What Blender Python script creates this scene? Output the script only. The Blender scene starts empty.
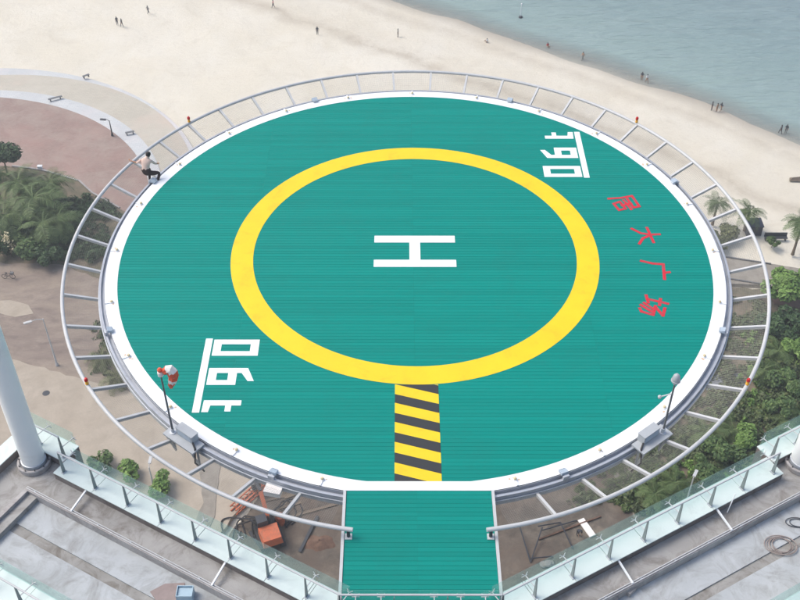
import bpy, bmesh, math, random
import numpy as np
from mathutils import Vector, Matrix

R_ = math.radians
rng = np.random.default_rng(7)
random.seed(7)
scene = bpy.context.scene
COL = scene.collection

# ------------------------------------------------------------------ camera
CAM = np.array([-0.5826, -30.2543, 24.9052])
FPX, PIT, YAW, ROL = 1062.85, 0.7347, 0.0013, 0.0016
_cp, _sp, _cy, _sy = math.cos(PIT), math.sin(PIT), math.cos(YAW), math.sin(YAW)
FWD = np.array([_cp*_sy, _cp*_cy, -_sp]); _r = np.array([_cy, -_sy, 0]); _u = np.cross(_r, FWD)
RIGHT = math.cos(ROL)*_r + math.sin(ROL)*_u
UP = -math.sin(ROL)*_r + math.cos(ROL)*_u
cd = bpy.data.cameras.new('camera'); cam = bpy.data.objects.new('camera', cd); COL.objects.link(cam)
cd.sensor_width = 36.0; cd.lens = FPX/800*36.0; cd.clip_start = 0.1; cd.clip_end = 3000
m = Matrix.Identity(4)
for i in range(3):
    m[i][0] = RIGHT[i]; m[i][1] = UP[i]; m[i][2] = -FWD[i]; m[i][3] = CAM[i]
cam.matrix_world = m
scene.camera = cam
scene.render.resolution_x = 1024; scene.render.resolution_y = 768

# ------------------------------------------------------------------ sky, sun, exposure
SUN_EL, SUN_AZ = 54.0, -72.0            # azimuth from +Y towards +X
world = bpy.data.worlds.new('World'); scene.world = world; world.use_nodes = True
nt = world.node_tree; nt.nodes.clear()
sky = nt.nodes.new('ShaderNodeTexSky'); sky.sky_type = 'NISHITA'; sky.sun_disc = False
sky.sun_elevation = R_(SUN_EL); sky.sun_rotation = R_(SUN_AZ)
sky.air_density = 1.0; sky.dust_density = 4.0; sky.ozone_density = 1.0
bg = nt.nodes.new('ShaderNodeBackground'); bg.inputs['Strength'].default_value = 0.13
wo = nt.nodes.new('ShaderNodeOutputWorld')
nt.links.new(sky.outputs[0], bg.inputs['Color']); nt.links.new(bg.outputs[0], wo.inputs['Surface'])
sl = bpy.data.lights.new('sun', 'SUN'); sl.energy = 1.15; sl.angle = R_(30); sl.color = (1.0, 0.965, 0.91)
so = bpy.data.objects.new('sun', sl); COL.objects.link(so)
_d = Vector((math.sin(R_(SUN_AZ))*math.cos(R_(SUN_EL)), math.cos(R_(SUN_AZ))*math.cos(R_(SUN_EL)), math.sin(R_(SUN_EL))))
so.rotation_euler = _d.to_track_quat('Z', 'Y').to_euler()
so.location = (0, 0, 60)
scene.view_settings.view_transform = 'Standard'; scene.view_settings.look = 'None'
scene.view_settings.exposure = 0.75; scene.view_settings.gamma = 1.0
scene.view_settings.use_curve_mapping = False

# ------------------------------------------------------------------ helpers
ZG = -64.0          # beach level, the deck is at 0

def hit(x, y, z=0.0):
    """the point at height z seen at photo pixel x, y (800 x 600)"""
    d = FWD + RIGHT*(x-400)/FPX - UP*(y-300)/FPX
    return CAM + d*((z-CAM[2])/d[2])

def G(x, y):
    h = hit(x, y, ZG); return (float(h[0]), float(h[1]))

def lin(r, g, b):
    f = lambda c: (c/255/12.92) if c/255 <= 0.04045 else ((c/255+0.055)/1.055)**2.4
    return (f(r), f(g), f(b))

def spline(P, n=6):
    P = [Vector(p) for p in P]; Q = [P[0]]+P+[P[-1]]; out = []
    for i in range(1, len(Q)-2):
        a, b, c, d = Q[i-1:i+3]
        for k in range(n):
            t = k/n; out.append(tuple(.5*((2*b)+(c-a)*t+(2*a-5*b+4*c-d)*t*t+(3*b-a-3*c+d)*t**3)))
    return out+[tuple(P[-1])]

class MB:
    def __init__(self): self.v = []; self.f = []
    def add(self, vs, fs):
        o = len(self.v); self.v += [tuple(map(float, p)) for p in vs]; self.f += [tuple(i+o for i in f) for f in fs]; return self
    def hexa(self, b, t):              # two 4-point loops
        return self.add(list(b)+list(t), [(3,2,1,0),(4,5,6,7),(0,1,5,4),(1,2,6,5),(2,3,7,6),(3,0,4,7)])
    def box(self, x0, x1, y0, y1, z0, z1):
        return self.hexa([(x0,y0,z0),(x1,y0,z0),(x1,y1,z0),(x0,y1,z0)], [(x0,y0,z1),(x1,y0,z1),(x1,y1,z1),(x0,y1,z1)])
    def obox(self, c, ax, ay, az):     # centre and three half vectors
        c, ax, ay, az = map(Vector, (c, ax, ay, az))
        q = lambda i, j, k: tuple(c+ax*i+ay*j+az*k)
        return self.hexa([q(-1,-1,-1),q(1,-1,-1),q(1,1,-1),q(-1,1,-1)], [q(-1,-1,1),q(1,-1,1),q(1,1,1),q(-1,1,1)])
    def bar(self, a, b, w, h=None, up=(0,0,1)):
        a, b = Vector(a), Vector(b); d = (b-a); L = d.length; d.normalize()
        s = d.cross(Vector(up))
        if s.length < 1e-4: s = d.cross(Vector((1,0,0)))
        s.normalize(); u = s.cross(d)
        return self.obox((a+b)/2, d*L/2, s*w/2, u*(h or w)/2)
    def tube(self, pts, rad, n=8, closed=False, cap=True):
        pts = [Vector(p) for p in pts]; N = len(pts)
        rads = rad if hasattr(rad, '__len__') else [rad]*N
        o = len(self.v); prev = None
        for i, p in enumerate(pts):
            if closed: d = pts[(i+1) % N]-pts[i-1]
            else: d = pts[min(i+1, N-1)]-pts[max(i-1, 0)]
            d.normalize()
            if prev is None:
                ref = Vector((0,0,1)) if abs(d.z) < 0.9 else Vector((1,0,0))
                s = d.cross(ref).normalized()
            else:
                s = (prev - d*prev.dot(d)).normalized()
            prev = s; u = d.cross(s)
            for k in range(n):
                a = 2*math.pi*k/n
                self.v.append(tuple(p + (s*math.cos(a)+u*math.sin(a))*rads[i]))
        for i in range(N if closed else N-1):
            a, b = o+i*n, o+((i+1) % N)*n
            for k in range(n):
                self.f.append((a+k, a+(k+1) % n, b+(k+1) % n, b+k))
        if cap and not closed:
            self.f.append(tuple(o+k for k in range(n))[::-1]); self.f.append(tuple(o+(N-1)*n+k for k in range(n)))
        return self
    def cyl(self, c, r, z0, z1, n=20, r1=None):
        r1 = r if r1 is None else r1
        b = [(c[0]+r*math.cos(2*math.pi*k/n), c[1]+r*math.sin(2*math.pi*k/n), z0) for k in range(n)]
        t = [(c[0]+r1*math.cos(2*math.pi*k/n), c[1]+r1*math.sin(2*math.pi*k/n), z1) for k in range(n)]
        return self.add(b+t, [tuple(range(n))[::-1], tuple(range(n, 2*n))]+[(k, (k+1) % n, n+(k+1) % n, n+k) for k in range(n)])
    def lathe(self, c, prof, n=24):    # prof: list of (r, z), closed top and bottom when r == 0
        o = len(self.v)
        for r, z in prof:
            for k in range(n):
                a = 2*math.pi*k/n; self.v.append((c[0]+r*math.cos(a), c[1]+r*math.sin(a), c[2]+z))
        for i in range(len(prof)-1):
            for k in range(n):
                self.f.append((o+i*n+k, o+i*n+(k+1) % n, o+(i+1)*n+(k+1) % n, o+(i+1)*n+k))
        return self
    def prism(self, poly, z0, z1):
        n = len(poly)
        return self.add([(x, y, z0) for x, y in poly]+[(x, y, z1) for x, y in poly],
                        [tuple(range(n))[::-1], tuple(range(n, 2*n))]+[(k, (k+1) % n, n+(k+1) % n, n+k) for k in range(n)])
    def arc(self, prof, a0, a1, n, centre=(0, 0), caps=True):   # sweep a closed (r, z) profile round an arc, angles in degrees
        P = len(prof); o = len(self.v)
        for i in range(n+1):
            a = R_(a0+(a1-a0)*i/n)
            for r, z in prof: self.v.append((centre[0]+r*math.cos(a), centre[1]+r*math.sin(a), z))
        for i in range(n):
            for k in range(P):
                self.f.append((o+i*P+k, o+i*P+(k+1) % P, o+(i+1)*P+(k+1) % P, o+(i+1)*P+k))
        if caps:
            self.f.append(tuple(o+k for k in range(P))); self.f.append(tuple(o+n*P+k for k in range(P))[::-1])
        return self
    def mesh(self, name, mt, smooth=False):
        me = bpy.data.meshes.new(name); me.from_pydata(self.v, [], self.f); me.update()
        if mt: me.materials.append(mt)
        if smooth: me.polygons.foreach_set('use_smooth', [True]*len(me.polygons))
        return me
    def build(self, name, mt, parent=None, smooth=False, fix=True):
        me = self.mesh(name, mt, smooth)
        if fix:
            bm = bmesh.new(); bm.from_mesh(me); bmesh.ops.recalc_face_normals(bm, faces=bm.faces); bm.to_mesh(me); bm.free()
        if smooth:
            try: me.set_sharp_from_angle(angle=R_(40))
            except Exception: pass
        return link(name, me, parent)

def link(name, data, parent=None):
    o = bpy.data.objects.new(name, data); COL.objects.link(o)
    if parent is not None:
        o.parent = parent
        o.matrix_parent_inverse = Matrix.Translation(-Vector(parent.location)) if parent.type == 'EMPTY' and parent.get('base') else Matrix.Identity(4)
    return o

def tag(o, label=None, cat=None, group=None, kind=None):
    if label: o['label'] = label
    if cat: o['category'] = cat
    if group: o['group'] = group
    if kind: o['kind'] = kind
    return o

def thing(name, label, cat, loc=(0,0,0), group=None, local=False):
    """an Empty at the thing's base; with local=False its parts are given in world coordinates"""
    o = bpy.data.objects.new(name, None); COL.objects.link(o); o.location = loc
    o.empty_display_size = 0.3
    if not local: o['base'] = 1
    return tag(o, label, cat, group)

def copy_tree(o, parent=None):
    c = o.copy(); COL.objects.link(c)
    if parent is not None: c.parent = parent
    for ch in list(o.children): copy_tree(ch, c)
    return c

# ------------------------------------------------------------------ materials
def nodes(name):
    mt = bpy.data.materials.new(name); mt.use_nodes = True
    t = mt.node_tree; b = t.nodes['Principled BSDF']; return mt, t, b

def N(t, kind, **kw):
    n = t.nodes.new(kind)
    for k, v in kw.items():
        if k in n.inputs: n.inputs[k].default_value = v
        else: setattr(n, k, v)
    return n

def pos(t, scale=(1,1,1)):
    g = N(t, 'ShaderNodeNewGeometry'); mp = N(t, 'ShaderNodeMapping')
    mp.inputs['Scale'].default_value = scale
    t.links.new(g.outputs['Position'], mp.inputs['Vector']); return mp.outputs[0]

def ramp(t, fac, stops):
    r = N(t, 'ShaderNodeValToRGB'); e = r.color_ramp.elements
    while len(e) < len(stops): e.new(0.5)
    for k, (p, c) in enumerate(stops):
        e[k].position = p; e[k].color = (*c, 1) if hasattr(c, '__len__') else (c, c, c, 1)
    t.links.new(fac, r.inputs[0]); return r.outputs[0]

def mix(t, a, b, fac, mode='MIX'):
    n = N(t, 'ShaderNodeMix', data_type='RGBA', blend_type=mode)
    for s, v in ((0, fac), (6, a), (7, b)):
        if hasattr(v, 'is_linked') or isinstance(v, bpy.types.NodeSocket): t.links.new(v, n.inputs[s])
        else: n.inputs[s].default_value = (*v, 1) if hasattr(v, '__len__') else v
    return n.outputs[2]

def noise(t, vec, scale, detail=6, rough=0.6, dist=0.0):
    n = N(t, 'ShaderNodeTexNoise'); n.inputs['Scale'].default_value = scale; n.inputs['Detail'].default_value = detail
    n.inputs['Roughness'].default_value = rough; n.inputs['Distortion'].default_value = dist
    t.links.new(vec, n.inputs['Vector']); return n.outputs[0]

def bump(t, b, h, strength, dist=0.02):
    n = N(t, 'ShaderNodeBump'); n.inputs['Strength'].default_value = strength; n.inputs['Distance'].default_value = dist
    t.links.new(h, n.inputs['Height']); t.links.new(n.outputs[0], b.inputs['Normal'])

def rand_island(t):
    return N(t, 'ShaderNodeNewGeometry').outputs['Random Per Island']

def simple(name, col, rough=0.5, var=0.12, scale=3.0, metal=0.0, bmp=0.0, spec=0.5, dirt=None):
    """a paint, metal or plastic: even colour with slight unevenness and optional dirt"""
    mt, t, b = nodes(name); v = pos(t)
    n1 = noise(t, v, scale, 8, 0.65)
    c = mix(t, col, tuple(x*(1-var*2) for x in col), ramp(t, n1, [(0.35, 0.0), (0.75, 1.0)]))
    if dirt:
        n2 = noise(t, v, dirt[1], 8, 0.7, 0.6)
        c = mix(t, c, dirt[0], ramp(t, n2, [(dirt[2], 0.0), (min(dirt[2]+0.22, 1), dirt[3])]))
    t.links.new(c, b.inputs['Base Color'])
    b.inputs['Roughness'].default_value = rough; b.inputs['Metallic'].default_value = metal
    b.inputs['Specular IOR Level'].default_value = spec
    if bmp: bump(t, b, noise(t, v, scale*12, 6), bmp, 0.01)
    return mt

def mottled(name, cols, scales, rough=0.9, bmp=0.3, bscale=8.0, bdist=0.03, spec=0.25, stretch=(1,1,1)):
    """ground-like: colours blended by noises of several sizes"""
    mt, t, b = nodes(name); v = pos(t, stretch)
    c = cols[0]
    for k, (cc, sc) in enumerate(zip(cols[1:], scales)):
        c = mix(t, c, cc, ramp(t, noise(t, v, sc, 8, 0.65, 0.4), [(0.42, 0.0), (0.66, 1.0)]))
    fine = noise(t, v, bscale*3, 4, 0.7)
    c = mix(t, c, tuple(x*0.8 for x in cols[0]), ramp(t, fine, [(0.35, 0.35), (0.6, 0.0)]))
    t.links.new(c, b.inputs['Base Color']); b.inputs['Roughness'].default_value = rough
    b.inputs['Specular IOR Level'].default_value = spec
    if bmp: bump(t, b, noise(t, v, bscale, 8, 0.7), bmp, bdist)
    return mt

M = {}
def deck_material():
    mt, t, b = nodes('deck_green')
    v = pos(t); vs = pos(t, (0.12, 3.0, 1))
    base = lin(0, 130, 118)
    c = mix(t, tuple(x*0.93 for x in base), tuple(x*1.06 for x in base), rand_island(t))
    c = mix(t, c, lin(16, 146, 136), ramp(t, noise(t, vs, 1.6, 8, 0.7), [(0.5, 0.0), (0.8, 0.3)]))
    c = mix(t, c, lin(28, 116, 106), ramp(t, noise(t, v, 0.45, 8, 0.65, 0.5), [(0.5, 0.0), (0.75, 0.3)]))
    c = mix(t, c, lin(0, 106, 95), ramp(t, noise(t, vs, 5.0, 6, 0.7), [(0.55, 0.0), (0.75, 0.22)]))
    t.links.new(c, b.inputs['Base Color'])
    r = ramp(t, noise(t, vs, 2.0, 5), [(0.3, 0.42), (0.7, 0.6)]); t.links.new(r, b.inputs['Roughness'])
    b.inputs['Specular IOR Level'].default_value = 0.12
    bump(t, b, noise(t, vs, 12, 4), 0.15, 0.01)
    return mt
M['deck'] = deck_material()
M['deck_joint'] = simple('deck_under', lin(6, 84, 74), 0.8)
M['white'] = simple('paint_white', (0.80, 0.82, 0.83), 0.5, 0.03, 1.2, dirt=(lin(190, 180, 170), 1.6, 0.62, 0.35))
M['white_mark'] = simple('marking_white', (0.82, 0.84, 0.84), 0.5, 0.03, 2.0, dirt=(lin(190, 205, 200), 3.0, 0.6, 0.4))
M['yellow'] = simple('marking_yellow', (0.83, 0.58, 0.003), 0.5, 0.06, 0.8, dirt=(lin(200, 158, 30), 1.6, 0.54, 0.45))
M['stripe'] = simple('marking_dark', lin(42, 45, 48), 0.6, 0.06, 2.0)
M['red'] = simple('marking_red', lin(204, 24, 46), 0.55, 0.08, 4.0, dirt=(lin(120, 96, 100), 4.0, 0.48, 0.6))
M['steel'] = simple('galvanised', lin(188, 194, 200), 0.45, 0.08, 3.0, metal=0.25, dirt=(lin(140, 140, 138), 2.5, 0.58, 0.5))
M['steel_white'] = simple('rail_paint', lin(192, 194, 194), 0.45, 0.05, 3.0, dirt=(lin(168, 166, 160), 2.0, 0.58, 0.5))
M['gutter'] = simple('gutter_metal', lin(176, 181, 188), 0.45, 0.08, 2.0, metal=0.3, dirt=(lin(110, 112, 120), 2.0, 0.55, 0.5))
M['dark'] = simple('dark_metal', lin(58, 62, 68), 0.5, 0.1, 4.0)
M['girder'] = simple('girder_paint', lin(104, 106, 108), 0.6, 0.1, 2.0, dirt=(lin(92, 70, 52), 1.5, 0.6, 0.6))
M['post'] = simple('post_steel', lin(128, 138, 138), 0.45, 0.08, 3.0, metal=0.2)
M['wire'] = simple('net_wire', lin(150, 150, 146), 0.5, 0.05, metal=0.5)
M['cabinet'] = simple('cabinet_grey', lin(172, 177, 180), 0.45, 0.06, 4.0, dirt=(lin(140, 134, 126), 3.0, 0.6, 0.5))
M['lens_red'] = simple('lens_red', lin(196, 30, 34), 0.25, 0.03)
M['lens_amber'] = simple('lens_amber', lin(222, 206, 166), 0.3, 0.05, dirt=(lin(150, 110, 60), 9.0, 0.5, 0.5))
M['beacon_yellow'] = simple('beacon_body', lin(232, 170, 40), 0.4, 0.05)
M['sock_red'] = simple('sock_red', lin(226, 98, 70), 0.8, 0.05)
M['sock_white'] = simple('sock_white', lin(236, 232, 226), 0.8, 0.04)
M['rust'] = simple('rust_stain', lin(216, 188, 160), 0.8, 0.15, 8.0)
M['flood'] = simple('floodlight_body', lin(166, 180, 192), 0.4, 0.06, 4.0)
M['flood_glass'] = simple('floodlight_lens', lin(205, 214, 220), 0.12, 0.03)

def concrete(name, base, stain, light, sc=0.8, s2=0.5, lo=0.46):
    mt, t, b = nodes(name); v = pos(t)
    c = mix(t, base, light, ramp(t, noise(t, v, sc, 8, 0.65, 0.3), [(0.40, 0.0), (0.68, 0.8)]))
    c = mix(t, c, stain, ramp(t, noise(t, v, sc*0.9+0.3, 10, 0.72, 1.2), [(lo, 0.0), (lo+0.2, s2)]))
    c = mix(t, c, tuple(x*0.72 for x in stain), ramp(t, noise(t, v, sc*5, 8, 0.75, 0.5), [(0.6, 0.0), (0.75, 0.45)]))
    t.links.new(c, b.inputs['Base Color']); b.inputs['Roughness'].default_value = 0.85
    b.inputs['Specular IOR Level'].default_value = 0.3
    bump(t, b, noise(t, v, 14, 8, 0.7), 0.35, 0.02); return mt
M['conc_gutter'] = concrete('concrete_gutter', lin(152, 151, 148), lin(114, 109, 103), lin(172, 171, 168), 0.9, 0.8)
M['conc_floor'] = concrete('concrete_floor', lin(168, 173, 175), lin(134, 134, 131), lin(184, 189, 191), 0.8, 0.75, 0.46)
M['conc_damp'] = concrete('concrete_damp', lin(142, 141, 137), lin(108, 102, 94), lin(164, 163, 159), 1.1, 0.9)
M['conc_kerb'] = concrete('concrete_kerb', lin(160, 157, 155), lin(116, 108, 104), lin(184, 181, 179), 1.4, 0.6)
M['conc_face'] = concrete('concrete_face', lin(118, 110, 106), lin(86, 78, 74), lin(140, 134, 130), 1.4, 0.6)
M['panel'] = simple('ledge_panel', lin(204, 217, 213), 0.4, 0.03, 1.2, dirt=(lin(172, 184, 180), 1.8, 0.54, 0.6))
M['column'] = simple('column_paint', lin(236, 238, 236), 0.4, 0.03, 0.7, dirt=(lin(200, 196, 182), 0.9, 0.56, 0.5))
M['facade'] = concrete('facade', lin(176, 178, 178), lin(150, 148, 144), lin(190, 192, 192), 0.3, 0.4)
M['blue'] = simple('blue_plastic', lin(164, 188, 200), 0.4, 0.05)
M['hose'] = simple('hose_rubber', lin(150, 138, 132), 0.6, 0.1)
M['cloth_brown'] = simple('mat_brown', lin(150, 136, 132), 0.9, 0.1, 5)
M['orange'] = simple('machine_orange', lin(196, 104, 68), 0.6, 0.1, 2, dirt=(lin(120, 92, 76), 1.2, 0.48, 0.8))
M['black'] = simple('black_rubber', lin(44, 44, 48), 0.6, 0.1, 3)
M['wood'] = simple('old_boards', lin(122, 108, 92), 0.85, 0.15, 3)

def glass_material():
    mt = bpy.data.materials.new('tinted_glass'); mt.use_nodes = True; t = mt.node_tree; t.nodes.clear()
    tr = N(t, 'ShaderNodeBsdfTransparent'); tr.inputs[0].default_value = (0.90, 0.97, 0.955, 1)
    gl = N(t, 'ShaderNodeBsdfGlossy'); gl.inputs['Roughness'].default_value = 0.04; gl.inputs[0].default_value = (0.85, 0.97, 0.95, 1)
    df = N(t, 'ShaderNodeBsdfDiffuse'); df.inputs[0].default_value = (0.55, 0.74, 0.70, 1)
    a = N(t, 'ShaderNodeMixShader'); a.inputs[0].default_value = 0.08
    b = N(t, 'ShaderNodeMixShader'); o = N(t, 'ShaderNodeOutputMaterial')
    t.links.new(tr.outputs[0], a.inputs[1]); t.links.new(df.outputs[0], a.inputs[2])
    b.inputs[0].default_value = 0.05; t.links.new(a.outputs[0], b.inputs[1]); t.links.new(gl.outputs[0], b.inputs[2])
    t.links.new(b.outputs[0], o.inputs[0]); return mt
M['glass'] = glass_material()

# ================================================================== THE SETTING
# shoreline in world metres, from the photograph's water edge, going on straight outside it
SHORE = np.array([(-230., 290.), (-60., 187.), (-14., 159.)] + [G(x, y) for x, y in
        ((417, 4), (460, 17), (482, 26), (520, 39), (550, 47), (600, 61.5), (632, 74), (675, 89), (707, 100), (750, 120), (800, 138))]
        + [(84., 86.), (140., 42.), (420., -190.)])

def shore_dist(P):
    """signed distance to the shoreline, positive out at sea"""
    a = SHORE[:-1]; b = SHORE[1:]; ab = b-a
    best = np.full(len(P), 1e9); sgn = np.zeros(len(P))
    for i in range(len(a)):
        ap = P-a[i]; tt = np.clip((ap@ab[i])/(ab[i]@ab[i]), 0, 1)
        d = np.hypot(*(ap-np.outer(tt, ab[i])).T); cr = ab[i][0]*ap[:, 1]-ab[i][1]*ap[:, 0]
        k = d < best; best[k] = d[k]; sgn[k] = np.sign(cr[k])
    return best*sgn

def grid_sheet(name, xs, ys, zf, mt, attr=None):
    X, Y = np.meshgrid(xs, ys); P = np.stack([X.ravel(), Y.ravel()], -1); D = shore_dist(P)
    Z = zf(P, D); V = np.column_stack([P, Z]); nx, ny = len(xs), len(ys)
    idx = np.arange(nx*ny).reshape(ny, nx)
    F = np.stack([idx[:-1, :-1], idx[:-1, 1:], idx[1:, 1:], idx[1:, :-1]], -1).reshape(-1, 4)
    me = bpy.data.meshes.new(name); me.from_pydata(V.tolist(), [], F.tolist()); me.materials.append(mt)
    me.polygons.foreach_set('use_smooth', [True]*len(F))
    if attr:
        at = me.attributes.new('shore', 'FLOAT', 'POINT'); at.data.foreach_set('value', D.astype(np.float32))
    o = link(name, me); o['kind'] = 'structure'; return o

def wiggle(P):
    return (0.9*np.sin(P[:, 0]*0.21+1)+0.7*np.sin(P[:, 1]*0.33+P[:, 0]*0.11)+0.35*np.sin(P[:, 0]*0.9+P[:, 1]*0.5))

def sand_z(P, D):
    n = 0.10*np.sin(P[:, 0]*0.35)*np.cos(P[:, 1]*0.27+1)+0.05*np.sin(P[:, 0]*0.9+P[:, 1]*0.6)
    dd = D + wiggle(P)*0.7
    near = np.clip((dd+16)/16, 0, 4)
    z = ZG-0.12 + n*np.clip((-D-2)/8, 0, 1) - 0.75*near**1.15
    front = np.clip((P[:, 1]-88)/12, 0, 1)
    return np.where(P[:, 1] < 88, ZG-0.12-0.75*near**1.15, z*front+(1-front)*(ZG-0.12-0.75*near**1.15))

def sand_material():
    mt, t, b = nodes('sand'); v = pos(t)
    at = N(t, 'ShaderNodeAttribute', attribute_name='shore')
    c = mix(t, (0.72, 0.67, 0.55), (0.76, 0.72, 0.615), ramp(t, noise(t, v, 0.09, 8, 0.6, 0.4), [(0.4, 0.0), (0.65, 1.0)]))
    c = mix(t, c, (0.60, 0.545, 0.435), ramp(t, noise(t, v, 0.16, 9, 0.7, 0.8), [(0.52, 0.0), (0.72, 0.5)]))
    c = mix(t, c, (0.56, 0.51, 0.405), ramp(t, noise(t, v, 1.3, 8, 0.75, 0.2), [(0.52, 0.0), (0.7, 0.35)]))
    # strand lines: bands of darker, damper sand that follow the water's edge
    ma = N(t, 'ShaderNodeMath', operation='MULTIPLY_ADD'); ma.inputs[1].default_value = 7.0
    t.links.new(noise(t, v, 0.07, 6, 0.6), ma.inputs[0]); t.links.new(at.outputs['Fac'], ma.inputs[2])
    mr = N(t, 'ShaderNodeMapRange'); mr.inputs[1].default_value = -30; mr.inputs[2].default_value = 6
    t.links.new(ma.outputs[0], mr.inputs[0])
    band = ramp(t, mr.outputs[0], [(0.0, 0.0), (0.40, 0.05), (0.47, 0.75), (0.52, 0.25), (0.60, 0.15), (0.72, 0.10), (0.80, 0.55), (0.86, 0.2)])
    c = mix(t, c, (0.47, 0.41, 0.32), mix(t, (0, 0, 0), band, ramp(t, noise(t, v, 0.35, 8, 0.7), [(0.3, 0.35), (0.6, 1.0)])))
    mw = N(t, 'ShaderNodeMapRange'); mw.inputs[1].default_value = -3.0; mw.inputs[2].default_value = 1.0
    t.links.new(at.outputs['Fac'], mw.inputs[0])
    c = mix(t, c, (0.38, 0.34, 0.28), mw.outputs[0])
    t.links.new(c, b.inputs['Base Color']); b.inputs['Roughness'].default_value = 0.95; b.inputs['Specular IOR Level'].default_value = 0.2
    bump(t, b, noise(t, v, 1.6, 10, 0.8), 0.8, 0.2); return mt

def sea_material():
    mt, t, b = nodes('sea_water'); v = pos(t, (0.55, 1.0, 1))
    rot = N(t, 'ShaderNodeMapping'); rot.inputs['Rotation'].default_value = (0, 0, R_(12)); rot.inputs['Scale'].default_value = (0.2, 0.8, 1)
    t.links.new(N(t, 'ShaderNodeNewGeometry').outputs['Position'], rot.inputs['Vector'])
    at = N(t, 'ShaderNodeAttribute', attribute_name='shore')
    mr = N(t, 'ShaderNodeMapRange'); mr.inputs[1].default_value = -2; mr.inputs[2].default_value = 60
    t.links.new(at.outputs['Fac'], mr.inputs[0])
    c = ramp(t, mr.outputs[0], [(0.0, (0.37, 0.40, 0.37)), (0.12, (0.28, 0.38, 0.36)), (0.4, (0.225, 0.32, 0.32)), (1.0, (0.20, 0.275, 0.305))])
    c = mix(t, c, (0.28, 0.37, 0.37), ramp(t, noise(t, rot.outputs[0], 0.5, 6, 0.65), [(0.45, 0.0), (0.7, 0.6)]))
    t.links.new(c, b.inputs['Base Color'])
    b.inputs['Roughness'].default_value = 0.22; b.inputs['IOR'].default_value = 1.33
    al = N(t, 'ShaderNodeMapRange'); al.inputs[1].default_value = -1.5; al.inputs[2].default_value = 5.5
    al.inputs[3].default_value = 0.25
    t.links.new(at.outputs['Fac'], al.inputs[0]); t.links.new(al.outputs[0], b.inputs['Alpha'])
    h = N(t, 'ShaderNodeMath', operation='MULTIPLY_ADD'); h.inputs[1].default_value = 0.45
    t.links.new(noise(t, rot.outputs[0], 1.5, 5, 0.55), h.inputs[0]); t.links.new(noise(t, rot.outputs[0], 0.42, 4, 0.5, 0.3), h.inputs[2])
    bump(t, b, h.outputs[0], 1.0, 1.3); return mt

M['sand'] = sand_material(); M['sea'] = sea_material()
xs = np.concatenate([np.linspace(-390, -92, 16), np.linspace(-88, 88, 118), np.linspace(92, 390, 16)])
ys = np.concatenate([np.linspace(-120, 70, 16), np.linspace(74, 172, 84), np.linspace(176, 520, 20)])
grid_sheet('beach_sand', xs, ys, sand_z, M['sand'], True)
SEA_Z = ZG-0.86
grid_sheet('sea', np.linspace(-385, 385, 260), np.linspace(-100, 515, 210), lambda P, D: np.full(len(P), SEA_Z), M['sea'], True)

def patch(name, px, z, mt, jitter=0.12, step=1.0, thick=0.2):
    """a piece of ground whose outline comes from photo pixels"""
    P = [Vector((*G(x, y), 0)) for x, y in px]; out = []
    for i, a in enumerate(P):
        b = P[(i+1) % len(P)]; n = max(1, int((b-a).length/step))
        for k in range(n):
            q = a.lerp(b, k/n); out.append((q.x+random.uniform(-jitter, jitter), q.y+random.uniform(-jitter, jitter)))
    o = MB().prism(out, ZG-thick, z).build(name, mt); o['kind'] = 'structure'; return o

def pavers(name, c1, c2, c3, scale):
    mt, t, b = nodes(name); v = pos(t)
    br = N(t, 'ShaderNodeTexBrick'); br.inputs['Scale'].default_value = scale
    br.inputs['Color1'].default_value = (*c1, 1); br.inputs['Color2'].default_value = (*c2, 1); br.inputs['Mortar'].default_value = (*[x*0.7 for x in c1], 1)
    br.inputs['Mortar Size'].default_value = 0.012
    t.links.new(v, br.inputs['Vector'])
    c = mix(t, br.outputs[0], c3, ramp(t, noise(t, v, 0.22, 9, 0.7, 0.6), [(0.42, 0.0), (0.66, 0.75)]))
    c = mix(t, c, tuple(x*y for x, y in zip(c1, (1.15, .98, .98))), ramp(t, noise(t, v, 0.1, 6, 0.6), [(0.5, 0.0), (0.7, 0.6)]))
    c = mix(t, c, tuple(x*0.7 for x in c3), ramp(t, noise(t, v, 0.7, 9, 0.75, 0.6), [(0.55, 0.0), (0.75, 0.45)]))
    t.links.new(c, b.inputs['Base Color']); b.inputs['Roughness'].default_value = 0.85
    bump(t, b, br.outputs[1], 0.3, 0.02); return mt
M['plaza'] = pavers('plaza_paving', lin(154, 131, 121), lin(142, 121, 112), lin(166, 152, 141), 1.2)
M['tan'] = pavers('promenade_paving', lin(190, 184, 168), lin(183, 177, 162), lin(196, 190, 176), 0.8)
M['kerb_white'] = pavers('pale_paving', lin(204, 206, 204), lin(196, 200, 200), lin(186, 188, 188), 0.7)
M['dirt'] = mottled('dirt', [lin(140, 127, 117), lin(156, 143, 131), lin(122, 110, 103), lin(162, 149, 133)], [0.25, 0.6, 0.12], stretch=(0.6, 1.4, 1), bscale=1.4, bdist=0.15, bmp=0.5)
M['road'] = mottled('sandy_road', [lin(174, 163, 147), lin(182, 172, 157), lin(162, 151, 136)], [0.18, 0.5], bscale=2, bdist=0.06)
M['road_grey'] = mottled('grey_road', [lin(150, 144, 134), lin(160, 153, 143), lin(134, 128, 118)], [0.3, 0.9], bscale=3, bdist=0.04)
M['soil'] = mottled('soil', [lin(118, 108, 92), lin(104, 106, 80), lin(134, 120, 104), lin(92, 90, 74)], [0.4, 0.2, 0.8], bscale=1.8, bdist=0.2, bmp=0.6)
M['site'] = mottled('site_dirt', [lin(108, 101, 92), lin(134, 124, 110), lin(84, 78, 71), lin(100, 87, 77)], [0.3, 0.7, 0.16], bscale=1.6, bdist=0.2, bmp=0.6)
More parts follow.
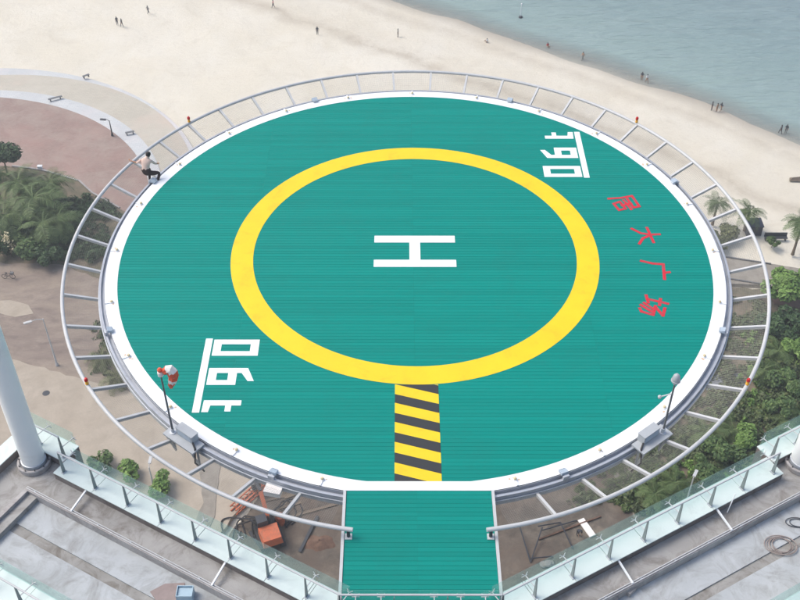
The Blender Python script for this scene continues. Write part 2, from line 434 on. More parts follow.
M['red_earth'] = mottled('red_earth', [lin(134, 110, 98), lin(148, 122, 110), lin(120, 98, 88)], [0.4, 1.0], bscale=2, bdist=0.1)
M['red_soil'] = mottled('red_soil', [lin(112, 88, 74), lin(126, 102, 86), lin(98, 78, 68)], [0.5, 1.2], bscale=2, bdist=0.2, bmp=0.6)

def disc(name, c, r, z, mt):
    o = MB().prism([(c[0]+r*math.cos(2*math.pi*k/160), c[1]+r*math.sin(2*math.pi*k/160)) for k in range(160)], ZG-0.3, z).build(name, mt)
    o['kind'] = 'structure'; return o
disc('promenade_kerb', (-66.44, 86.12), 38.55, ZG+0.16, M['kerb_white'])
disc('promenade', (-62.82, 89.16), 33.33, ZG+0.20, M['tan'])
disc('promenade_walk', (-65.75, 84.97), 32.58, ZG+0.32, M['kerb_white'])
disc('plaza', (-67.28, 82.75), 32.75, ZG+0.36, M['plaza'])
patch('planting_bed', [(-60,168),(13,169),(43,173),(80,184),(93,196),(120,211),(170,240),(190,300),(120,292),(70,270),(40,268),(-60,262)], ZG+0.40, M['soil'])
patch('dirt_ground', [(-90,264),(30,266),(70,269),(120,290),(200,320),(240,440),(140,397),(67,379),(15,363),(-90,345)], ZG+0.44, M['dirt'], 0.3)
patch('sandy_strip', [(-40,302),(10,304),(28,309),(33,317),(18,318),(-40,314)], ZG+0.46, M['road'], 0.35)
patch('access_road', [(-90,345),(15,362),(67,378),(140,396),(250,432),(262,485),(200,560),(180,640),(-140,640)], ZG+0.48, M['road'], 0.15)
patch('building_site', [(255,440),(640,440),(640,640),(196,640),(216,560),(258,500)], ZG+0.50, M['site'], 0.3)
patch('garden_soil', [(560,452),(690,300),(700,288),(770,292),(800,298),(900,318),(900,640),(560,640)], ZG+0.40, M['soil'], 0.2)
patch('service_road', [(660,250),(728,260),(800,271),(900,286),(900,306),(800,294),(765,288),(690,284),(640,282)], ZG+0.44, M['road_grey'], 0.08)
patch('earth_path', [(770,297),(800,299),(900,318),(900,330),(800,311),(774,307)], ZG+0.46, M['red_earth'], 0.15)
patch('paved_patch', [(702,378),(738,376),(744,388),(706,393)], ZG+0.48, mottled('slab', [lin(120, 126, 132), lin(132, 136, 140)], [0.5], bmp=0.1), 0.1)
patch('site_slab', [(604,458),(622,452),(655,512),(634,520)], ZG+0.56, M['road_grey'], 0.15)

patch('site_edging', [(196,440),(222,446),(216,520),(196,560),(186,552),(204,505)], ZG+0.54, M['road_grey'], 0.1)
# ================================================================== HELIPAD
RG, RW = 10.75, 11.19
pad = thing('helipad', 'round green helipad with a yellow ring and white H over the beach', 'helipad', (0, 0, -0.5))
YE = -10.98
dk = MB(); PITCH = 0.15; GAP = 0.005
def plank(mb, x0a, x0b, x1a, x1b, y0, y1, z=0.0):
    c = 0.003
    mb.add([(x0a,y0,z-c),(x1a,y0,z-c),(x1b,y1,z-c),(x0b,y1,z-c),(x0a,y0+c,z),(x1a,y0+c,z),(x1b,y1-c,z),(x0b,y1-c,z),
            (x0a,y0,z-0.012),(x1a,y0,z-0.012),(x1b,y1,z-0.012),(x0b,y1,z-0.012)],
           [(4,5,6,7),(0,1,5,4),(1,2,6,5),(2,3,7,6),(3,0,4,7),(8,9,1,0),(9,10,2,1),(10,11,3,2),(11,8,0,3)])
RD = 11.17
y = -10.96
joints = [-20, -5.95, -0.06, 6.0, 20]
while y < RD-0.02:
    y0, y1 = y+GAP/2, min(y+PITCH-GAP/2, RD-0.005)
    if y1-y0 > 0.03:
        xa = math.sqrt(max(RD**2-y0*y0, 1e-4)); xb = math.sqrt(max(RD**2-y1*y1, 1e-4))
        for i in range(4):
            l, r = joints[i]+0.0015, joints[i+1]-0.0015
            la, lb, ra, rb = max(l, -xa), max(l, -xb), min(r, xa), min(r, xb)
            if ra-la > 0.03 or rb-lb > 0.03:
                ra, rb = max(ra, la), max(rb, lb)
                plank(dk, la, lb, ra, rb, y0, y1)
    y += PITCH
o = dk.build('deck_planks', M['deck'], pad, fix=False); o['kind'] = 'stuff'
MB().cyl((0, 0), 11.17, -0.30, -0.013, 160).build('deck_plate', M['deck_joint'], pad)

ZM = 0.005
def flat(name, polys, mt, parent, z=ZM):
    mb = MB()
    for P in polys: mb.prism(P, z-0.003, z)
    return mb.build(name, mt, parent)
def ring_poly(r0, r1, a0, a1, n):
    mb = MB(); mb.arc([(r0, ZM-0.003), (r1, ZM-0.003), (r1, ZM), (r0, ZM)], a0, a1, n, caps=abs(a1-a0) < 359); return mb
band = ring_poly(RG, RW, -78.68, 258.68, 200)
arc_pts = [(RG*math.cos(R_(a)), RG*math.sin(R_(a))) for a in np.linspace(-78.68, -81.82, 6)]
strip = arc_pts + [(-x, yy) for x, yy in arc_pts[::-1]] + [(-2.196, YE), (2.196, YE)]
band.prism(strip, ZM-0.003, ZM)
band.build('border_band', M['white'], pad)
ring_poly(5.925, 6.739, 0, 360, 200).build('touchdown_ring', M['yellow'], pad)
flat('letter_h', [[(-1.5,.5),(1.5,.5),(1.5,.9),(-1.5,.9)], [(-1.5,-.9),(1.5,-.9),(1.5,-.5),(-1.5,-.5)], [(-.2,-.499),(.2,-.499),(.2,.499),(-.2,.499)]], M['white_mark'], pad)
# hazard strip: yellow field with slanting dark bars
sx0, sx1 = -0.71, 0.68
hz = flat('hazard_strip', [[(sx0, -10.64), (sx1, -10.64), (sx1, -6.74), (sx0, -6.74)]], M['yellow'], pad, ZM-0.001)
def clip(poly, lo, hi):
    for s, lim in ((1, lo), (-1, -hi)):
        out = []
        for i, a in enumerate(poly):
            b = poly[(i+1) % len(poly)]; fa, fb = s*a[1]-lim, s*b[1]-lim
            if fa >= 0: out.append(a)
            if fa*fb < 0: k = fa/(fa-fb); out.append((a[0]+(b[0]-a[0])*k, a[1]+(b[1]-a[1])*k))
        poly = out
        if not poly: return poly
    return poly
for n in range(-1, 5):
    q = [(sx0, -7.16-.797*n), (sx0, -7.53-.80*n), (sx1, -7.96-.80*n), (sx1, -7.58-.797*n)]
    q = clip(q, -10.638, -6.745)
    if len(q) > 2: flat('dark_bar', [q], M['stripe'], hz, ZM+0.003)
# weight mark "06t" with its underline, twice; local frame: x along the reading direction, y up the letters
W06 = {'underline': [[(0, -.29), (3.32, -.29), (3.32, -.06), (0, -.06)]],
  'digit_zero': [[(.05, 0), (.81, 0), (.81, .27), (.05, .27)], [(.05, 1.24), (.81, 1.24), (.81, 1.52), (.05, 1.52)], [(.05, .271), (.27, .271), (.27, 1.239), (.05, 1.239)], [(.60, .271), (.81, .271), (.81, 1.239), (.60, 1.239)]],
  'digit_six': [[(1.38, 0), (2.13, 0), (2.13, .28), (1.38, .28)], [(1.38, .65), (2.13, .65), (2.13, .93), (1.38, .93)], [(1.38, .281), (1.60, .281), (1.60, .649), (1.38, .649)], [(1.92, .281), (2.13, .281), (2.13, .649), (1.92, .649)],
                [(1.38, .931), (1.60, .931), (1.60, 1.08), (1.96, 1.31), (1.96, 1.51), (1.38, 1.27)]],
  'letter_t': [[(2.80, .02), (3.30, .0), (3.30, .21), (3.02, .25), (3.02, 1.21), (2.80, 1.21)], [(3.021, .72), (3.27, .72), (3.27, .91), (3.021, .91)]]}
for sgn in (-1, 1):
    # letters' tops point to +x on the left mark and to -x on the right one
    def tr(p): return (sgn*(6.77-p[1]), sgn*(4.63+p[0])) if True else p
    root = flat('weight_mark', [[tr(p) for p in W06['underline'][0]]], M['white_mark'], pad)
    for k in ('digit_zero', 'digit_six', 'letter_t'):
        flat(k, [[tr(p) for p in P] for P in W06[k]], M['white_mark'], root)
# four red characters on an arc, tops outward; strokes in a unit square (x right, y up)
GLYPH = [
  [[(.16,.96),(.86,.90),(.84,.66),(.16,.70)], [(.16,.96),(.14,.50),(.02,.02)], [(.30,.52),(.92,.52)], [(.55,.70),(.58,.30)], [(.34,.34),(.80,.34),(.80,.06),(.38,.06),(.34,.34)], [(.86,.90),(.84,.66)]],
  [[(.06,.60),(.94,.60)], [(.50,.96),(.48,.60),(.36,.28),(.06,.02)], [(.52,.58),(.66,.28),(.96,.06)]],
  [[(.52,1.0),(.56,.88)], [(.10,.80),(.94,.80)], [(.12,.80),(.12,.42),(.02,.02)]],
  [[(.04,.66),(.38,.68)], [(.20,.94),(.20,.26)], [(.02,.16),(.38,.30)], [(.46,.88),(.86,.88),(.50,.56)], [(.46,.56),(.94,.56),(.90,.16),(.76,.08)], [(.66,.54),(.44,.16)], [(.82,.54),(.58,.08)]]]
def stroke(mb, pts, w, f):
    for a, b in zip(pts[:-1], pts[1:]):
        d = (b[0]-a[0], b[1]-a[1]); L = math.hypot(*d) or 1; nx, ny = -d[1]/L*w, d[0]/L*w; ex, ey = d[0]/L*w*.7, d[1]/L*w*.7
        mb.prism([f((a[0]-ex-nx, a[1]-ey-ny)), f((b[0]+ex-nx, b[1]+ey-ny)), f((b[0]+ex+nx, b[1]+ey+ny)), f((a[0]-ex+nx, a[1]-ey+ny))], stroke.z-0.003, stroke.z)
        stroke.z += 0.0006
for gl, ang, rr in zip(GLYPH, (19.6, 6.2, -7.2, -20.0), (8.22, 8.28, 8.22, 8.28)):
    a = R_(ang); ux, uy = math.cos(a), math.sin(a); sz = 1.02
    # reading direction runs clockwise (from far to near), letter tops point outward
    f = lambda p: (ux*(rr+p[1]*sz)+uy*(p[0]-.5)*sz, uy*(rr+p[1]*sz)-ux*(p[0]-.5)*sz)
    mb = MB(); stroke.z = ZM
    for s in gl: stroke(mb, s, 0.054, f)
    mb.build('red_character', M['red'], pad)
# gutter round the rim, open at the walkway
MB().arc([(11.20,-.30),(11.20,-.015),(11.215,-.015),(11.215,-.15),(11.325,-.15),(11.325,-.05),(11.40,-.05),(11.40,-.30)], -78.9, 258.9, 180).build('gutter', M['gutter'], pad)
MB().arc([(11.412,-.36),(11.412,-.20),(11.45,-.20),(11.45,-.36)], -79.0, 259.0, 180).build('rim_beam', M['steel'], pad)
# perimeter lights every 15 degrees, floodlights every 45
for k in range(24):
    a = k*15
    if 258 < a < 282: continue
    ca, sa = math.cos(R_(a)), math.sin(R_(a)); c = (10.96*ca, 10.96*sa)
    b = MB(); b.cyl(c, 0.075, ZM+.001, 0.05, 12, 0.06); b.obox((11.10*ca, 11.10*sa, .022), (.09*ca, .09*sa, 0), (-.03*sa, .03*ca, 0), (0, 0, .016))
    lo = b.build('deck_light', M['white'], pad)
    MB().lathe((c[0], c[1], .051), [(.05, 0), (.05, .035), (.036, .06), (.0, .066)], 12).build('lens', M['lens_amber'], lo, True)
    for j in range(3):
        rr = random.uniform(.03, .06); cx, cy = c[0]+random.uniform(-.16, .16), c[1]+random.uniform(-.16, .16)
        if abs(math.hypot(cx, cy)-10.97) > .14: continue
        MB().prism([(cx+rr*random.uniform(.6, 1)*math.cos(t), cy+rr*random.uniform(.6, 1)*math.sin(t)) for t in np.linspace(0, 6.28, 9)[:-1]], ZM+.0004, ZM+.0012+.0005*j).build('rust_mark', M['rust'], lo)
for k in range(8):
    a = R_(22.5+45*k)
    ca, sa = math.cos(a), math.sin(a); e = Vector((ca, sa, 0)); s = Vector((-sa, ca, 0)); z = Vector((0, 0, 1))
    b = MB(); b.obox(e*11.36+z*.02, e*.035, s*.10, z*.06); b.obox(e*11.27+z*.05, e*.06, s*.03, z*.02)
    fl = b.build('floodlight', M['steel'], pad)
    b = MB(); b.hexa([tuple(e*11.10+s*.12+z*.06), tuple(e*11.10-s*.12+z*.06), tuple(e*11.30-s*.12+z*.06), tuple(e*11.30+s*.12+z*.06)],
                     [tuple(e*11.12+s*.11+z*.11), tuple(e*11.12-s*.11+z*.11), tuple(e*11.29-s*.11+z*.16), tuple(e*11.29+s*.11+z*.16)])
    b.build('lamp_housing', M['flood'], fl)
    MB().obox(e*11.095+z*.085, e*.004, s*.10, z*.018).build('lamp_lens', M['flood_glass'], fl)
# framing under the deck
for k in range(24):
    a = R_(k*15+7.5); e = Vector((math.cos(a), math.sin(a), 0))
    MB().bar(e*0.9+Vector((0,0,-.62)), e*11.15+Vector((0,0,-.50)), .16, .38).build('radial_beam', M['girder'], pad)
for r_, z_ in ((3.6, -.85), (7.4, -.8), (10.9, -.76)):
    MB().arc([(r_-.09, z_-.12), (r_+.09, z_-.12), (r_+.09, z_+.12), (r_-.09, z_+.12)], 0, 360, 96, caps=False).build('ring_beam', M['girder'], pad)
for s in (-1, 1):
    MB().bar((s*1.6, -15.0, -1.0), (s*1.6, 8.8, -1.0), .35, .6).build('main_girder', M['girder'], pad)
    MB().tube([(s*1.6, -14.6, -11.5), (s*1.6, 3.5, -1.35)], .28, 14).build('support_strut', M['girder'], pad, True)

# walkway to the building
walk = thing('walkway', 'green planked walkway linking the helipad to the building roof', 'walkway', (0, -13, -0.2))
mb = MB(); y = YE-PITCH-.004
while y > -15.3:
    for l, r in ((-2.11, -0.061), (-0.059, 2.11)): plank(mb, l, l, r, r, y+GAP/2, y+PITCH-GAP/2, -0.002)
    y -= PITCH
o = mb.build('deck_planks', M['deck'], walk, fix=False); o['kind'] = 'stuff'
MB().box(-2.1, 2.1, -15.3, -11.2, -.35, -.016).build('deck_plate', M['deck_joint'], walk)
for s in (-1, 1):
    MB().box(min(s*2.115, s*2.20), max(s*2.115, s*2.20), -15.28, -10.985, -.30, .03).build('side_kerb', M['steel_white'], walk)

# ================================================================== SAFETY NET FRAME
net = thing('safety_net', 'pale steel safety net frame ringing the green helipad', 'safety net', (0, 0, -0.3))
def ring_rz(a):      # a: degrees away from the far side, 0..172
    t = max(0.0, min(1.0, (a-145)/27)); t = t*t*(3-2*t); return 12.60+0.14*t, 0.20+0.14*t
A_END = 171.6
pts = []
for i in range(241):
    d = -A_END+2*A_END*i/240; rr, zz = ring_rz(abs(d)); a = R_(90+d); pts.append((rr*math.cos(a), rr*math.sin(a), zz))
MB().tube(pts, .066, 10).build('ring_tube', M['steel_white'], net, True)
for s in (-1, 1):
    for k in range(22):
        d = 3.95+7.54*k; rr, zz = ring_rz(d); a = R_(90+s*d); ca, sa = math.cos(a), math.sin(a)
        MB().bar((rr*ca, rr*sa, zz-.03), (11.44*ca, 11.44*sa, -.28), .085, .11).build('strut', M['steel_white'], net)
    rr, zz = ring_rz(A_END); a = R_(90+s*(A_END-.6)); ca, sa = math.cos(a), math.sin(a)
    ep = MB().cyl((rr*ca, rr*sa), .05, .02, zz-.05, 10).build('end_post', M['dark'], net, True)
    MB().box(rr*ca-.10, rr*ca+.10, rr*sa-.11, rr*sa+.09, .0, .022).build('base_plate', M['steel_white'], ep)
    for d, up in ((48.9, 0), (123.6, 0)):
        rr, zz = ring_rz(d); a = R_(90+s*d); c = (rr*math.cos(a), rr*math.sin(a), zz+.07)
        bb = MB().lathe(c, [(.0, 0), (.06, 0), (.06, .05), (.045, .06), (.045, .12), (.06, .12), (.06, .14), (0, .14)], 12).build('beacon_body', M['beacon_yellow'], net, True)
        MB().lathe((c[0], c[1], c[2]+.141), [(.0, 0), (.06, 0), (.064, .06), (.045, .11), (0, .13)], 12).build('lens', M['lens_red'], bb, True)
# wire netting
mb = MB(); w = .0023
def net_pt(a, f):
    rr, zz = ring_rz(abs(a)); r0, z0 = 11.45, -.24
    sag = -.05*math.sin(math.pi*f)
    rad = R_(90+a); r = r0+(rr-.06-r0)*f; return (r*math.cos(rad), r*math.sin(rad), z0+(zz-z0)*f+sag)
nring = 17
for j in range(1, nring):
    P = [net_pt(-168.5+337*i/300, j/nring) for i in range(301)]
    mb.tube(P, w, 3, cap=False)
nrad = 1180
for i in range(nrad+1):
    a = -168.5+337*i/nrad; mb.tube([net_pt(a, 0), net_pt(a, .5), net_pt(a, 1)], w, 3, cap=False)
o = mb.build('netting', M['wire'], net, fix=False); o['kind'] = 'stuff'

# ------------------------------------------------------------------ equipment platforms and masts
def equipment(side):
    a = R_(-90+side*38.4)
    e = Vector((math.cos(a), math.sin(a), 0)); s = Vector((-math.sin(a), math.cos(a), 0))*1.0; z = Vector((0, 0, 1))
    lab = ('grey equipment platform with a cabinet beside the windsock pole', 'grey equipment platform with a cabinet beside the sensor mast')[side > 0]
    r = thing('equipment_platform', lab, 'platform', tuple(e*11.52-z*.04), 'cabinet platforms on the helipad rim')
    out = -side         # along the rim, away from the walkway
    sdir = s*(1 if side > 0 else -1)      # points along the rim away from the walkway
    MB().obox(e*11.52-z*.005, e*.25, sdir*.66, z*.03).build('plate', M['cabinet'], r)
    for q in (-.55, .55):
        MB().bar(e*11.49+sdir*q-z*.95, e*11.72+sdir*q-z*.06, .06).build('bracket', M['steel'], r)
        MB().bar(e*11.50+sdir*q-z*.9, e*11.50+sdir*q-z*.06, .06).build('bracket', M['steel'], r)
    cb = MB().obox(e*11.38-sdir*.05+z*.17, e*.13, sdir*.34, z*.144).build('cabinet', M['cabinet'], r)
    MB().obox(e*11.38-sdir*.05+z*.326, e*.145, sdir*.355, z*.011).build('lid', M['cabinet'], cb)
    MB().obox(e*11.515-sdir*.05+z*.17, e*.004, sdir*.28, z*.11).build('door', M['flood'], cb)
    MB().tube([tuple(e*11.5-sdir*.40+z*.1), tuple(e*11.6-sdir*.60+z*.06), tuple(e*11.8-sdir*.75-z*.3), tuple(e*11.6-sdir*.85-z*.8)], .03, 6).build('cable', M['black'], r, True)
    return e, sdir, z
e, sd, z = equipment(-1)
base = e*11.54+sd*.44+z*.026
ws = thing('windsock', 'limp red and white windsock on a thin pole at the helipad rim', 'windsock', tuple(base))
MB().tube([tuple(base), tuple(base+z*1.4), tuple(base+z*2.72)], [.035, .03, .022], 10).build('pole', M['girder'], ws, True)
MB().lathe(tuple(base), [(0, 0), (.11, 0), (.11, .02), (.05, .03), (.05, .16), (0, .16)], 12).build('pole_foot', M['steel'], ws, True)
top = base+z*2.72
MB().lathe(tuple(top), [(0, -.04), (.065, -.03), (.075, .03), (.04, .08), (0, .09)], 12).build('finial', M['sock_red'], ws, True)
MB().lathe(tuple(top-z*.16), [(0, -.05), (.085, -.05), (.085, .09), (0, .09)], 12).build('collar', M['sock_white'], ws, True)
# the limp sock: from the swivel ring out to the right, folding over and hanging
spine = [top+Vector(p)*.8 for p in ((.14, .02, -.10), (.26, .03, .00), (.37, .03, .02), (.44, .02, -.10), (.45, 0, -.27), (.42, -.02, -.44), (.36, -.03, -.60), (.31, -.04, -.76), (.29, -.04, -.88))]
rad = [.10, .115, .13, .145, .145, .13, .11, .08, .045]
cols = ['sock_red', 'sock_white', 'sock_white', 'sock_red', 'sock_white', 'sock_red', 'sock_red', 'sock_white']
cols = ['sock_red', 'sock_white', 'sock_white', 'sock_red', 'sock_red', 'sock_white', 'sock_red', 'sock_red']
full = MB(); full.tube([tuple(p) for p in spine], rad, 14, cap=False)
for i in range(8):
    mb = MB(); vs = [Vector(v) for v in full.v[i*14:(i+2)*14]]
    ctr = sum(vs, Vector())/28
    vs = [v+(v-ctr)*.16*math.sin((k % 14)*2.7+(i+k//14)*1.7) for k, v in enumerate(vs)] if True else vs
    mb.add(vs, [(k, (k+1) % 14, 14+(k+1) % 14, 14+k) for k in range(14)])
    mb.build('sock_band', M[cols[i]], ws, True)
MB().tube([tuple(top-z*.1), tuple(spine[0])], .012, 6).build('swivel_arm', M['steel'], ws)
e, sd, z = equipment(1)
base = e*11.54+sd*.44+z*.026
wm = thing('sensor_mast', 'thin grey mast with a pale sensor head and side arm at the helipad rim', 'mast', tuple(base))
MB().tube([tuple(base), tuple(base+z*2.2)], [.035, .028], 10).build('pole', M['girder'], wm, True)
MB().lathe(tuple(base), [(0, 0), (.11, 0), (.11, .02), (.06, .03), (.06, .2), (0, .2)], 12).build('pole_foot', M['steel'], wm, True)
t_ = base+z*2.16
MB().lathe(tuple(t_), [(0, -.02), (.04, -.02), (.14, .13), (.14, .16), (0, .16)], 16).build('sensor_cup', M['cabinet'], wm, True)
MB().lathe(tuple(t_+z*.162), [(0, 0), (.12, 0), (.12, .07), (.095, .18), (.04, .25), (0, .26)], 16).build('sensor_dome', M['cabinet'], wm, True)
MB().tube([tuple(base+z*1.75), tuple(base+z*1.75+Vector((-.34, -.02, -.12)))], .02, 8).build('side_arm', M['steel_white'], wm)
MB().lathe(tuple(base+z*1.75+Vector((-.36, -.02, -.17))), [(0, 0), (.05, 0), (.06, .06), (.03, .1), (0, .1)], 10).build('arm_sensor', M['steel_white'], wm, True)
# white junction box hung under the rim
p = hit(274, 489.5, -.32); p = Vector(p)
jb = thing('junction_box', 'small white box hanging under the helipad rim by the orange machine', 'junction box', tuple(p))
MB().obox(p, (.24, -.05, 0), (.05, .2, 0), (0, 0, .09)).build('box', M['sock_white'], jb)
MB().obox(p+Vector((0, 0, .10)), (.25, -.055, 0), (.055, .21, 0), (0, 0, .009)).build('lid', M['sock_white'], jb)
a = R_(-112.4)
MB().tube([tuple(p+Vector((0, .1, -.02))), tuple(Vector((11.42*math.cos(a), 11.42*math.sin(a), -.33)))], .025, 6).build('bracket', M['steel'], jb)

# ================================================================== BUILDING ROOF
U, S_ = (0.872, -0.490), (-0.490, -0.872)
def W(side, t, s, z):
    x = -9.44+U[0]*t+S_[0]*s; y = -10.9+U[1]*t+S_[1]*s
    return (x if side < 0 else -x, y, z)
def t_at(s, x): return (9.44-x-S_[0]*s)/U[0]        # t where the wing line reaches |x|
def wbox(mb, side, t0, t1, s0, s1, z0, z1):
    """box in wing coordinates; t1 may be ('x', X) to end on the plane |x| = X"""
    f = lambda tt, s: t_at(s, tt[1]) if isinstance(tt, tuple) else tt
    c = lambda z: [W(side, f(t0, s0), s0, z), W(side, f(t1, s0), s0, z), W(side, f(t1, s1), s1, z), W(side, f(t0, s1), s1, z)]
    return mb.hexa(c(z0), c(z1))
TE = -3.6           # outer end of each wing
HR = 0.90           # handrail height
bld = thing('building', 'pale tower with grey stepped roof gutters below the helipad walkway', 'building', (0, -18, ZG))
for side in (-1, 1):
    b = MB(); wbox(b, side, TE+.08, ('x', .0), -.42, 16, ZG+.3, -1.3); b.build('tower_wall', M['facade'], bld)
    nm = lambda *a: MB()
    # ledge beam: dark inner face under the pale panels
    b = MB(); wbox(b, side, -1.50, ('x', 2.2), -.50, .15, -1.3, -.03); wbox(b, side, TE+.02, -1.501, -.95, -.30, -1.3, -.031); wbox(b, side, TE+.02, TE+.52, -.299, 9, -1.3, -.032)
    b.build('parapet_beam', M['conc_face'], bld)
    b = MB(); wbox(b, side, -1.5, ('x', 0), .151, .82, -1.3, -.32); wbox(b, side, TE+.521, -1.501, -.299, 9, -1.3, -.322); b.build('gutter_floor', M['conc_gutter'], bld)
    b = MB(); wbox(b, side, -1.95, ('x', 0), .821, .95, -1.2, -.20); b.build('kerb', M['conc_kerb'], bld)
    b = MB(); wbox(b, side, -1.95, -1.82, .951, 9, -1.2, -.203); b.build('kerb', M['conc_kerb'], bld)
    b = MB(); wbox(b, side, -1.819, ('x', 0), .951, 1.84, -1.25, -.50); b.build('roof_floor', M['conc_floor'], bld)
    b = MB(); wbox(b, side, -1.819, ('x', 0), 1.841, 2.12, -1.25, -.54); b.build('drain_strip', M['conc_damp'], bld)
    b = MB(); wbox(b, side, -1.819, ('x', 0), 2.121, 3.36, -1.25, -.52); b.build('roof_floor', M['conc_floor'], bld)
    b = MB(); wbox(b, side, -1.6, ('x', 0), 3.361, 4.08, -1.2, -.03); b.build('parapet_beam', M['conc_face'], bld)
    b = MB(); wbox(b, side, -1.819, ('x', 0), 4.081, 9, -1.2, -.32); b.build('gutter_floor', M['conc_gutter'], bld)
    # pale ledge panels, one by one
    def panels(ts, s0, s1, z=0.0, tend=None):
        for k, (a, c) in enumerate(zip(ts[:-1], ts[1:])):
            b = MB(); g = .008
            c2 = c if isinstance(c, tuple) else c-g
            dz = random.uniform(-.004, .004)
            wbox(b, side, a+g, c2, s0, s1, -.029, z+dz); b.build('ledge_panel', M['panel'], bld)
    panels([-1.49]+[1.215*k for k in range(-1+1, 7)]+[7.37, ('x', 2.215)], -.53, .18)
    panels([TE, -2.55, -1.51], -.98, -.29)
    for k in range(5):
        b = MB(); wbox(b, side, TE, TE+.54, -.28+1.3*k, -.28+1.3*k+1.284, -.028, .003*(k % 2)); b.build('ledge_panel', M['panel'], bld)
    panels([-1.6+1.23*k for k in range(0, 9)]+[9.6], 3.34, 4.10)
    # white tie bars and lightning tape on the kerb
    for tt in ((-.2, 4.82) if side < 0 else (1.13, 4.68)):
        MB().bar(W(side, tt-.05, .14, -.08), W(side, tt+.03, .90, -.15), .05).build('tie_bar', M['white'], bld)
    for ds in (.85, .91):
        MB().bar(W(side, -1.9, ds, -.165), W(side, t_at(ds, .2), ds, -.165), .022, .022).build('conductor_rail', M['steel_white'], bld)
    for k in range(9):
        MB().bar(W(side, -1.6+1.2*k, .88, -.199), W(side, -1.6+1.2*k, .88, -.178), .05).build('rail_clip', M['steel'], bld)

def balustrade(label, side, ts, s, ledge, sgn=1, zoff=0.0, post_end=True, tend=None):
    """steel posts with a handrail; glass panes stand on the ledge's outer edge, held by spider arms"""
    r = thing('balustrade', label, 'balustrade', W(side, ts[0], s, 0), 'glass balustrades')
    te = ts[-1]
    sg = s+ledge
    for k, t0 in enumerate(ts):
        tt = t0
        b = MB(); d = Vector(W(side, 1, 0, 0))-Vector(W(side, 0, 0, 0)); n = Vector(W(side, 0, 1, 0))-Vector(W(side, 0, 0, 0)); c = Vector(W(side, tt, s, 0))
        z = Vector((0, 0, 1))
        b.hexa([tuple(c+d*i*.012+n*j*.06+z*.004) for i, j in ((-1,-1),(1,-1),(1,1),(-1,1))], [tuple(c+d*i*.012+n*j*.022+z*(HR-.03)) for i, j in ((-1,-1),(1,-1),(1,1),(-1,1))])
        p = b.build('post', M['post'], r)
        MB().obox(c+z*.012, d*.05, n*.08, z*.008).build('base_plate', M['steel'], p)
        q = Vector(W(side, tt, sg, 0)); b = MB()
        b.bar(c+z*.42, q+z*.36-n*math.copysign(.05, ledge), .022)
        for i in (-1, 1):
            for j in (-1, 1): b.bar(q+z*.36-n*math.copysign(.05, ledge), q+d*.09*i+z*(.36+.07*j)-n*math.copysign(.012, ledge), .016)
        b.build('spider_fitting', M['steel_white'], r)
    MB().tube([W(side, ts[0]-.02, s, HR), W(side, te+.02, s, HR)], .028, 10).build('handrail', M['steel_white'], r, True)
    for a, c in zip(ts[:-1], ts[1:]):
        b = MB(); wbox(b, side, a+.012, c-.012, sg-.006, sg+.006, .004, .56); b.build('glass_pane', M['glass'], r)
    return r
TP = [-1.215, 0, 1.215, 2.43, 3.645, 4.86, 6.1, 7.34, t_at(0, 2.12)]
balustrade('glass balustrade with steel posts on the roof edge left of the green walkway', -1, TP, 0, -.52)
balustrade('glass balustrade with steel posts on the roof edge right of the green walkway', 1, TP, 0, -.52)
balustrade('short glass balustrade stepping out round the white column', -1, [-3.45, -2.6, -1.62], -.45, -.52)
balustrade('short glass balustrade beside the column foot at the right edge', 1, [-3.45, -2.6, -1.62], -.45, -.52)
T2 = [-1.5+1.215*k for k in range(0, 9)]
balustrade('second glass balustrade further in on the roof, bottom left corner', -1, T2, 3.92, -.56)
balustrade('second glass balustrade further in on the roof, bottom right corner', 1, T2, 3.92, -.56)
# across the walkway end
r = thing('balustrade', 'glass balustrade with spider fittings across the end of the green walkway', 'balustrade', (0, -14.93, 0), 'glass balustrades')
MB().tube([(-2.10, -15.02, HR), (2.08, -15.02, HR)], .028, 10).build('handrail', M['steel_white'], r, True)
for k, x in enumerate((-2.06, -.70, .68, 2.05)):
    MB().box(x-.012, x+.012, -15.09, -14.96, .004, HR-.03).build('post', M['post'], r)
for x in (-1.72, -1.05, .35, 1.05, 1.7):
    b = MB(); c = Vector((x, -14.70, .33))
    b.bar(c+Vector((0, -.28, 0)), c+Vector((0, -.02, 0)), .022)
    for i in (-1, 1):
        for j in (-1, 1): b.bar(c+Vector((0, -.02, 0)), c+Vector((.10*i, .03, .08*j)), .016)
    b.build('spider_fitting', M['steel_white'], r)
for a, c in ((-2.09, -.70), (-.69, .69), (.70, 2.07)):
    MB().box(a, c, -14.652, -14.64, .006, .52).build('glass_pane', M['glass'], r)

# columns rising from the roof corners
for side in (-1, 1):
    c = W(side, -2.44, .02, -.32)
    col = thing('column', ('tall smooth white round column standing in the roof gutter at left', 'white round column whose concrete foot shows at the right edge')[side > 0], 'column', c, 'roof columns')
    lean = Vector((-.10 if side < 0 else .10, -.02, 1)) if False else Vector((0, 0, 1))
    C0 = Vector(c)
    MB().tube([tuple(C0+lean*h) for h in (0, 4, 10, 18, 34)], [.345, .345, .345, .34, .33], 36).build('shaft', M['column'], col, True)
    MB().lathe(c, [(.36, .01), (.50, .01), (.50, .16), (.48, .18), (.43, .18), (.43, .10), (.36, .10)], 32).build('collar', M['conc_kerb'], col, True)
    MB().lathe(c, [(.347, .05), (.375, .05), (.375, .26), (.347, .27)], 32).build('flange', M['steel'], col, True)
    for k in range(10):
        a = 2*math.pi*k/10
        MB().cyl((c[0]+.455*math.cos(a), c[1]+.455*math.sin(a)), .018, c[2]+.181, c[2]+.23, 6).build('bolt', M['dark'], col)

